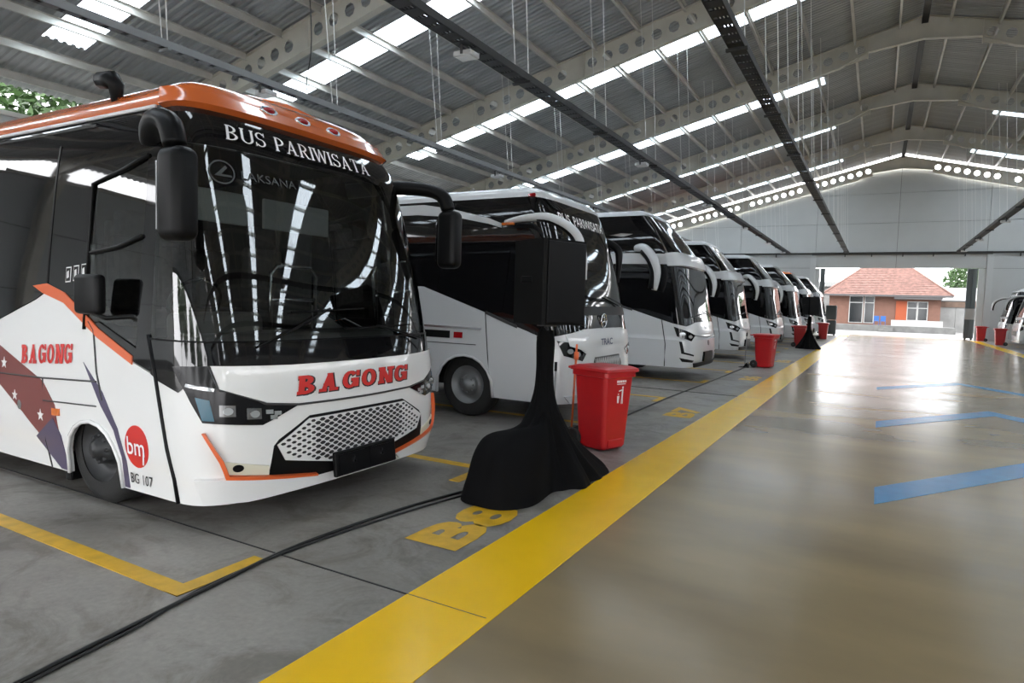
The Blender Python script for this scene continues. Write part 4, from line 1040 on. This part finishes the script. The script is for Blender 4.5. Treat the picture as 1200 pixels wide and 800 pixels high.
for y, lab in ((34.4, 'unseen third coach across the aisle from the gable wall, added for reflections'), (28.5, 'unseen fourth coach across the aisle from the gable wall, added for reflections'), (22.6, 'unseen fifth coach across the aisle from the gable wall, added for reflections'), (16.7, 'unseen sixth coach across the aisle from the gable wall, added for reflections'), (10.8, 'unseen seventh coach across the aisle from the gable wall, added for reflections')):
    c = copy_tree(b2); c.location = (6.6, y, 0); c.rotation_euler = (0, 0, PI); tag(c, lab, 'bus', G3)  # unseen coaches, added to give the windscreens opposite something to reflect
for x, y, lab in ((6.1, 46.2, 'dark coach across the aisle, parked against the gable wall'), (5.95, 40.4, 'white-skirted coach across the aisle, beside the red bin')):
    c = copy_tree(b2); c.location = (x, y, 0); c.rotation_euler = (0, 0, PI); tag(c, lab, 'bus', G3)

# ================================================================== THINGS ALONG THE AISLE
def make_bin():
    """wheeled bin, front towards +x, hinge and wheels towards -x"""
    b = empty('wheelie_bin')
    def ring(hx0, hx1, hy, z, r=.05, n=5):
        out = []
        for cx, cy, a0 in ((hx1 - r, hy - r, 0), (hx0 + r, hy - r, 90), (hx0 + r, -hy + r, 180), (hx1 - r, -hy + r, 270)):
            for k in range(n):
                a = math.radians(a0 + 90 * k / (n - 1)); out.append((cx + r * math.cos(a), cy + r * math.sin(a), z))
        return out
    def loft(rings, cap0=True, cap1=True):
        n = len(rings[0]); vs = [p for r_ in rings for p in r_]; fs = []
        for i in range(len(rings) - 1):
            for k in range(n): fs.append((i * n + k, i * n + (k + 1) % n, (i + 1) * n + (k + 1) % n, (i + 1) * n + k))
        if cap0: fs.append(tuple(range(n - 1, -1, -1)))
        if cap1: fs.append(tuple((len(rings) - 1) * n + k for k in range(n)))
        return vs, fs
    m = MB(); m.add(*loft([ring(-.17, .18, .175, .02), ring(-.19, .20, .185, .05), ring(-.235, .25, .225, .80), ring(-.245, .26, .23, .81), ring(-.262, .278, .248, .815), ring(-.262, .278, .248, .87)]))
    m.build('body', M_bin, b)
    MB().bbox(.19, .215, -.12, .12, .04, .13, .01).build('base_step', M_bin, b)
    l = MB(); l.add(*loft([ring(-.28, .30, .268, .868), ring(-.285, .305, .272, .88), ring(-.28, .30, .265, .905), ring(-.22, .25, .21, .925), ring(-.05, .10, .06, .935)]))
    lid = l.build('lid', M_bin, b)
    MB().tube([(-.27, -.20, .87), (-.34, -.20, .88), (-.36, -.17, .88), (-.36, .17, .88), (-.34, .20, .88), (-.27, .20, .87)], .014, 8).build('handle', M_bin, b)
    for s in (-1, 1):
        w = MB().lathe([(.001, -.022), (.06, -.022), (.095, -.024), (.10, -.015), (.10, .015), (.095, .024), (.06, .022), (.001, .022)], 20, 'y').build('wheel', M_rubber, b, loc=(-.22, s * .215, .10))
        MB().lathe([(.001, -.03), (.03, -.03), (.03, .03), (.001, .03)], 12, 'y').build('hub', M_grey, w)
    MB().tube([(-.22, -.20, .10), (-.22, .20, .10)], .012, 8).build('axle', M_grey, b)
    # pictogram: figure dropping litter, and a line of print
    dx = (.25 - .20) / .75
    def onf(y, z): return (.2 + dx * (z - .05) + .004, y, z)
    def mk(nm, polys):
        vs, fs = [], []
        for p in polys:
            n = len(vs); vs += [onf(y, z) for y, z in p]; fs.append(tuple(range(n, n + len(p))))
        me = bpy.data.meshes.new(nm); me.from_pydata(vs, [], fs); me.update(); mesh_obj(nm, me, M_wtext, b)
    sy = .02
    mk('pictogram', [[(sy + .03 + .013 * math.cos(a), .70 + .013 * math.sin(a)) for a in [2 * PI * k / 10 for k in range(10)]], [(sy + .018, .60), (sy + .042, .60), (sy + .042, .685), (sy + .018, .685)], [(sy - .03, .655), (sy + .018, .665), (sy + .018, .68), (sy - .03, .668)],
        [(sy + .018, .52), (sy + .028, .52), (sy + .03, .60), (sy + .018, .60)], [(sy + .036, .52), (sy + .046, .52), (sy + .042, .60), (sy + .032, .60)], [(sy - .045, .53), (sy - .02, .53), (sy - .012, .61), (sy - .053, .61)], [(sy - .04, .622), (sy - .025, .622), (sy - .025, .636), (sy - .04, .636)]])
    mk('print', [[(sy - .07 + k * .022, .755), (sy - .055 + k * .022, .755), (sy - .055 + k * .022, .78), (sy - .07 + k * .022, .78)] for k in range(7)] + [[(sy - .07, .735), (sy + .07, .735), (sy + .07, .743), (sy - .07, .743)]])
    return b
bin0 = make_bin(); GB = 'red wheeled bins along the aisle'
spots = [(-2.62, 6.76, -.38, 'red wheeled bin beside the cloth-draped loudspeaker stand'), (-2.62, 18.75, -.2, 'red wheeled bin with a dustpan at the nose of a two-tier coach'),
         (-2.9, 30.6, 0.0, 'red wheeled bin half hidden by the distant draped stand'), (-2.62, 40.0, 0.0, 'red wheeled bin next to the tall black cabinet at the doorway'),
         (5.75, 43.0, PI, 'red wheeled bin on the far side of the aisle line'), (5.55, 48.6, PI, 'red wheeled bin against the gate leaf across the aisle')]
for i, (x, y, r, lab) in enumerate(spots):
    o = bin0 if i == 0 else copy_tree(bin0)
    o.location = (x, y, 0.006 if x > 5 and x < 5.9 else 0); o.rotation_euler = (0, 0, r); tag(o, lab, 'bin', GB)

def dustpan(x, y, lab):
    d = empty('dustpan', (x, y, 0)); tag(d, lab, 'dustpan', 'long-handled dustpans')
    MB().tube([(0, 0, .03), (.01, .01, .86)], .011, 8).build('pole', M_steel, d)
    MB().prism([(-.14, 0.0), (.10, 0.0), (.10, .10), (.06, .14), (-.02, .02), (-.14, .01)], -.13, .13, 'y').build('scoop', M_bin if y < 10 else M_black, d)
    MB().tube([(.01, .01, .84), (.01, .01, .94)], .017, 8).build('grip', M_black, d)
dustpan(-3.10, 6.50, 'grey-poled dustpan with red scoop behind the nearest red bin')
dustpan(-3.08, 18.45, 'grey-poled dustpan with dark scoop behind a distant red bin')
br = empty('broom', (-3.08, 6.98, 0)); tag(br, 'broom with orange-red handle standing behind the nearest red bin', 'broom')
MB().tube([(0, 0, .12), (.03, .0, 1.12)], .014, 8).build('broom_handle', M_orange2, br)
MB().tube([(.028, .0, .94), (.03, .0, 1.03)], .03, 8).build('broom_grip', M_orange2, br)
MB().prism([(-.05, 0.0), (.05, 0.0), (.03, .14), (-.03, .14)], -.14, .14, 'y').build('bristles', M_black, br)

# ---- loudspeaker on a stand, black cloth thrown over stand and box
def speaker_set(px, py, ang, lab_s, lab_c, lab_t, lump=True):
    t = empty('speaker_stand', (px, py, 0)); tag(t, lab_t, 'stand', 'loudspeaker stands')
    MB().tube([(0, 0, .02), (0, 0, 1.38)], .02, 10).build('pole', M_grey, t)
    for k in range(3):
        a = 2 * PI * k / 3 + .4
        MB().tube([(0, 0, .45), (.22 * math.cos(a), .22 * math.sin(a), .012)], .012, 6).build('leg', M_grey, t)
    s = empty('loudspeaker', (px, py, 1.405), ang); tag(s, lab_s, 'loudspeaker', 'loudspeakers on stands')
    cab = [(-.24, -.19), (.21, -.255), (.235, -.235), (.235, .235), (.21, .255), (-.24, .19)]
    MB().prism(cab, 0, .74, 'z').build('cabinet', M_spk, s)
    gr_ = MB().bbox(.236, .252, -.225, .225, .02, .72, .006).build('front_grille', M_black, s)
    for sd in (-1, 1):
        MB().bbox(-.10, .05, sd * .222 - .012, sd * .222 + .012, .36, .42, .008).build('side_handle', M_black, s)
    MB().box(-.25, -.24, -.10, .10, .12, .34).build('connector_plate', M_grey, s)
    MB().box(-.05, .06, -.07, .07, -.02, .0).build('pole_cup', M_grey, s)
    # the cloth
    R_n, N = 26, 96
    vs, fs = [], []
    rnd = random.Random(3)
    ph = [rnd.uniform(0, 6.28) for _ in range(8)]
    for i in range(R_n + 1):
        q = i / R_n
        for k in range(N):
            a = 2 * PI * k / N
            fold = .5 * math.sin(9 * a + ph[0] + 2 * q) + .3 * math.sin(17 * a + ph[1] - 3 * q) + .35 * math.sin(5 * a + ph[2])
            # neck and skirt
            cone = [(0, .065, 1.35), (.12, .085, 1.25), (.25, .075, 1.0), (.36, .085, .82), (.5, .12, .66), (.65, .20, .46), (.8, .32, .24), (.93, .45, .05), (1.0, .47, .006)]
            lmp = [(0, .065, 1.35), (.12, .085, 1.25), (.25, .075, 1.0), (.36, .085, .80), (.46, .14, .60), (.54, .26, .52), (.64, .60, .50), (.74, .84, .46), (.80, .93, .38), (.90, 1.0, .16), (1.0, 1.04, .006)]
            def ev(tab):
                for (q0, r0, z0), (q1, r1, z1) in zip(tab[:-1], tab[1:]):
                    if q <= q1 + 1e-9:
                        f = (q - q0) / (q1 - q0); return r0 + (r1 - r0) * f, z0 + (z1 - z0) * f
                return tab[-1][1:]
            d = (a - (-PI / 2 + .02) + PI) % (2 * PI) - PI
            wgt = math.exp(-(d / .52) ** 4) if lump else 0.0
            d2 = (a - 1.04 + PI) % (2 * PI) - PI; toe = math.exp(-(d2 / .45) ** 2)
            r0, z0 = ev(cone); r1, z1 = ev(lmp)
            r0 *= 1 + .60 * toe * max(0, q - .45) / .55
            lim = .40 / max(.25, abs(math.sin(d)))        # the covered box is about 0.8 m wide
            r1 = min(r1, max(lim, r0)) if abs(d) < PI / 2 else r1
            rr = r0 * (1 - wgt) + r1 * wgt; z = z0 * (1 - wgt) + z1 * wgt
            sag = wgt * .03 * math.sin(6 * q * PI + 3 * a)
            rr *= 1 + (.12 - .04 * wgt) * fold * min(1, q * 2) * (1 if q < .98 else .6)
            rr = max(.03, rr)
            vs.append((rr * math.cos(a), rr * math.sin(a), max(.006, z + sag * (q < .9) + .015 * fold * q * (q < .93))))
    for i in range(R_n):
        for k in range(N): fs.append((i * N + k, i * N + (k + 1) % N, (i + 1) * N + (k + 1) % N, (i + 1) * N + k))
    me = bpy.data.meshes.new('stand_cover'); me.from_pydata(vs, [], fs); me.update()
    c = mesh_obj('stand_cover', me, M_cloth, None, smooth=True, loc=(px, py, 0)); tag(c, lab_c, 'cloth', 'black cloth covers')
    m = c.modifiers.new('sub', 'SUBSURF'); m.levels = 1; m.render_levels = 1
speaker_set(-2.60, 5.25, -.36, 'black loudspeaker cabinet raised in front of the coach with the star emblem', 'black cloth draped down a stand and over a box on the floor', 'tripod stand hidden under the big black cloth')
speaker_set(-2.45, 29.4, -.78, 'distant black loudspeaker cabinet raised beside the far coaches', 'small black cloth cone at the foot of the distant loudspeaker', 'tripod stand hidden under the distant black cloth cone', lump=False)

# ---- tall cabinet by the doorway
cb = empty('speaker_tower', (-2.65, 46.9, 0)); tag(cb, 'tall dark stacked cabinet standing by the doorway', 'cabinet')
for k in range(2):
    MB().bbox(-.3, .3, -.3, .3, .08 + k * .95, 1.0 + k * .95, .02).build('cabinet_box', M_gate, cb)
    MB().bbox(.30, .32, -.26, .26, .13 + k * .95, .95 + k * .95, .008).build('cabinet_grille', M_black, cb)
for sx in (-1, 1):
    for sy_ in (-1, 1): MB().lathe([(.001, -.02), (.04, -.02), (.04, .02), (.001, .02)], 10, 'y', (sx * .22, sy_ * .22, .04)).build('castor', M_black, cb)

# ---- cables on the floor
def floor_cable(lab, pts, r):
    p = smooth_path([(x, y, r + .001) for x, y in pts], 6)
    c = MB().tube(p, r, 6).build('floor_cable', M_cable); tag(c, lab, 'cable', 'black cables on the floor')
floor_cable('black cable running from the draped cloth across the nearest bay corner', [(-2.75, .3), (-2.93, 1.27), (-3.0, 1.75), (-3.06, 2.2), (-3.13, 2.88), (-3.05, 3.8), (-2.92, 4.45)], .011)
floor_cable('thin black cable lying beside the thicker one at the draped cloth', [(-2.72, .3), (-2.90, 1.27), (-2.97, 1.75), (-3.09, 2.2), (-3.10, 2.88), (-2.98, 3.8), (-2.86, 4.38)], .008)
floor_cable('black cable running past the coach noses behind the red bin', [(-2.9, 5.6), (-3.02, 7.6), (-3.07, 9.2), (-3.09, 11.3), (-3.05, 14.0), (-3.04, 17.9), (-2.95, 18.3)], .012)

# ================================================================== OUTSIDE
yard = MB().box(-60, 60, YE + .6, 140, -.4, -.05).build('yard_far', M_yard); tag(yard, kind='structure')
yard2 = MB().box(-60, 60, -60, YN - 3.0, -.4, -.05).build('yard_near', M_yard); tag(yard2, kind='structure')
for x0, x1, nm in ((-60, XL - .3, 'yard_left'), (XR + .3, 60, 'yard_right')): tag(MB().box(x0, x1, YN - 3.0, YE + .6, -.4, -.05).build(nm, M_yard), kind='structure')

h = empty('house', (0.3, 66, 0)); tag(h, 'salmon house with hipped terracotta roof seen through the doorway', 'house')
W0, W1 = -4.25, 4.3
MB().box(W0, W1, 0, 7.0, -.1, 3.15).build('wall', M_salmon, h)
tr = empty('terrace', (0.3, 66, 0)); tag(tr, 'raised grey concrete terrace with steps in front of the salmon house', 'terrace')
MB().box(W0 - .4, W1 + 1.0, -2.0, -.01, -.1, .48).build('plinth', M_plinth, tr)
e0, e1 = W0 - .55, W1 + .8
ax0, ax1, az = -1.0, 1.3, 6.35
bm_ = MB(); bm_.add([(e0, -.75, 3.12), (e1, -.75, 3.12), (e1, 7.75, 3.12), (e0, 7.75, 3.12), (ax0, 3.5, az), (ax1, 3.5, az)], [(0, 1, 5, 4), (1, 2, 5), (2, 3, 4, 5), (3, 0, 4), (3, 2, 1, 0)])
rf = bm_.build('roof', M_terra, h)
for a, b_ in (((e0, -.75, 3.14), (ax0, 3.5, az)), ((e1, -.75, 3.14), (ax1, 3.5, az)), ((ax0, 3.5, az), (ax1, 3.5, az))):
    MB().tube([a, b_], .09, 6).build('ridge_tile', M_terra, rf)
# courses of tiles on the slope that faces the doorway
nco = 20
for k in range(nco):
    f = k / nco; z = 3.12 + (az - 3.12) * f; y = -.75 + 4.25 * f
    xa, xb = e0 + (ax0 - e0) * f, e1 + (ax1 - e1) * f
    MB().box(xa + .05, xb - .05, y - .02, y + .10, z + .005, z + .055).build('tile_course', M_terra, rf)
MB().box(e0, e1, -.78, -.72, 2.98, 3.14).build('fascia', M_hgrey, rf)
def hwin(x0, x1, z0, z1, n, name='window'):
    f = MB().box(x0, x1, -.06, -.001, z0, z1).build(name, M_hwhite, h)
    for k in range(n):
        a = x0 + (x1 - x0) * k / n; b_ = x0 + (x1 - x0) * (k + 1) / n
        MB().box(a + .07, b_ - .07, -.075, -.055, z0 + .07, z1 - .62).build('pane', M_hglass, f)
        MB().box(a + .07, b_ - .07, -.075, -.055, z1 - .54, z1 - .07).build('pane', M_hglass, f)
hwin(-2.62, -1.5, .6, 3.0, 1); hwin(-1.42, -.62, .6, 3.0, 1)
hwin(1.85, 3.40, .95, 2.62, 2)
MB().box(1.02, 1.84, -.06, -.001, .5, 2.62).build('door', M_hdoor, h)
MB().box(.85, 4.35, -.72, -.001, 2.78, 3.0).build('porch_beam', M_hgrey, h)
MB().box(.7, 4.4, -1.9, -1.75, .48, .98).build('porch_wall', M_hwhite, tr)
for k in range(3): MB().box(-.2 + k * .35, .85, -2.0 - .3 * (3 - k), -2.0, -.1, .15 * (k + 1)).build('step', M_plinth, tr)
for i, x in enumerate((-.05, .45)):
    c = empty('plastic_chair', (x + .3 - .35, 64.4, .48)); tag(c, 'blue plastic chair on the terrace of the salmon house', 'chair', 'blue chairs on the house terrace')
    MB().bbox(-.2, .2, -.2, .2, .34, .38, .01).build('seat', M_bluech, c); MB().bbox(-.2, .2, .17, .21, .38, .80, .01).build('backrest', M_bluech, c)
    for sx in (-1, 1):
        for sy_ in (-1, 1): MB().box(sx * .17 - .02, sx * .17 + .02, sy_ * .17 - .02, sy_ * .17 + .02, 0, .34).build('leg', M_bluech, c)
yw = empty('yard_wall', (7.2, 72, 0)); tag(yw, 'pale plastered yard wall with brown coping right of the salmon house', 'wall')
for k in range(6): MB().box(-2.6 + k * 1.6, -1.02 + k * 1.6, 0, .25, -.1, 2.25).build('wall_panel', M_plaster, yw)
MB().box(-2.6, 7.0, -.08, .33, 2.25, 2.75).build('coping', M_brown, yw)
sh = empty('shed', (7.8, 80, 0)); tag(sh, 'low pale-roofed shed behind the yard wall', 'building')
MB().box(-5, 6, 0, 5, -.1, 3.0).build('wall', M_plaster, sh); MB().prism([(-.5, 3.0), (2.5, 4.4), (5.5, 3.0)], -5.4, 6.4, 'x').build('roof', M_plaster, sh)
sb = empty('outbuilding', (-6.3, 78, 0)); tag(sb, 'grey flat-roofed building behind the salmon house', 'building')
MB().box(-5, 3.5, 0, 5, -.1, 4.2).build('wall', M_plinth, sb); MB().box(-5.3, 3.8, -.4, 5.3, 4.2, 4.7).build('roof', M_plaster, sb)

def tree(x, y, hgt, rad, n, lab, seed, grp):
    rnd = random.Random(seed); t = empty('tree', (x, y, -.05)); tag(t, lab, 'tree', grp)
    MB().tube(smooth_path([(0, 0, 0), (.1, .05, hgt * .3), (-.05, .1, hgt * .7)], 3), [.2, .19, .18, .16, .14, .12, .1], 8).build('trunk', M_bark, t)
    vs, fs = [], []
    for k in range(n):
        while True:
            p = Vector((rnd.uniform(-1, 1), rnd.uniform(-1, 1), rnd.uniform(-1, 1)))
            if .25 < p.length < 1: break
        p = Vector((p.x * rad, p.y * rad, hgt * .68 + p.z * hgt * .34))
        a = Vector((rnd.gauss(0, 1), rnd.gauss(0, 1), rnd.gauss(0, .6))).normalized(); b_ = a.cross(Vector((rnd.gauss(0, 1), rnd.gauss(0, 1), rnd.gauss(0, 1)))).normalized()
        L = rnd.uniform(.14, .28); w = L * .4; m = len(vs)
        vs += [(p - a * L)[:], (p + b_ * w)[:], (p + a * L)[:], (p - b_ * w)[:]]; fs.append((m, m + 1, m + 2, m + 3))
    me = bpy.data.meshes.new('foliage'); me.from_pydata(vs, [], fs); me.update(); tag(mesh_obj('foliage', me, M_leaf, t), kind='stuff')
tree(9.6, 92, 8.2, 3.2, 5200, 'dark leafy tree rising beyond the yard wall', 1, 'trees outside the hall')
tree(4.4, 99, 5.6, 2.6, 2400, 'light green tree far beyond the salmon house roof', 2, 'trees outside the hall')
for i, (x, y) in enumerate(((-24.5, 4.5), (-24.3, 11.0), (-24.6, 17.5), (-24.4, 24.5))):
    tree(x, y, 9.0, 3.0, 4200, 'green tree standing outside above the left wall', 10 + i, 'trees behind the left wall')
for i, (x, y) in enumerate(((-13, -20), (-5, -24), (3, -22), (-20, -22), (11, -23), (19, -21))):
    tree(x, y, 7.0, 3.4, 3600, 'green tree standing in the yard before the open entrance', 30 + i, 'trees before the entrance')
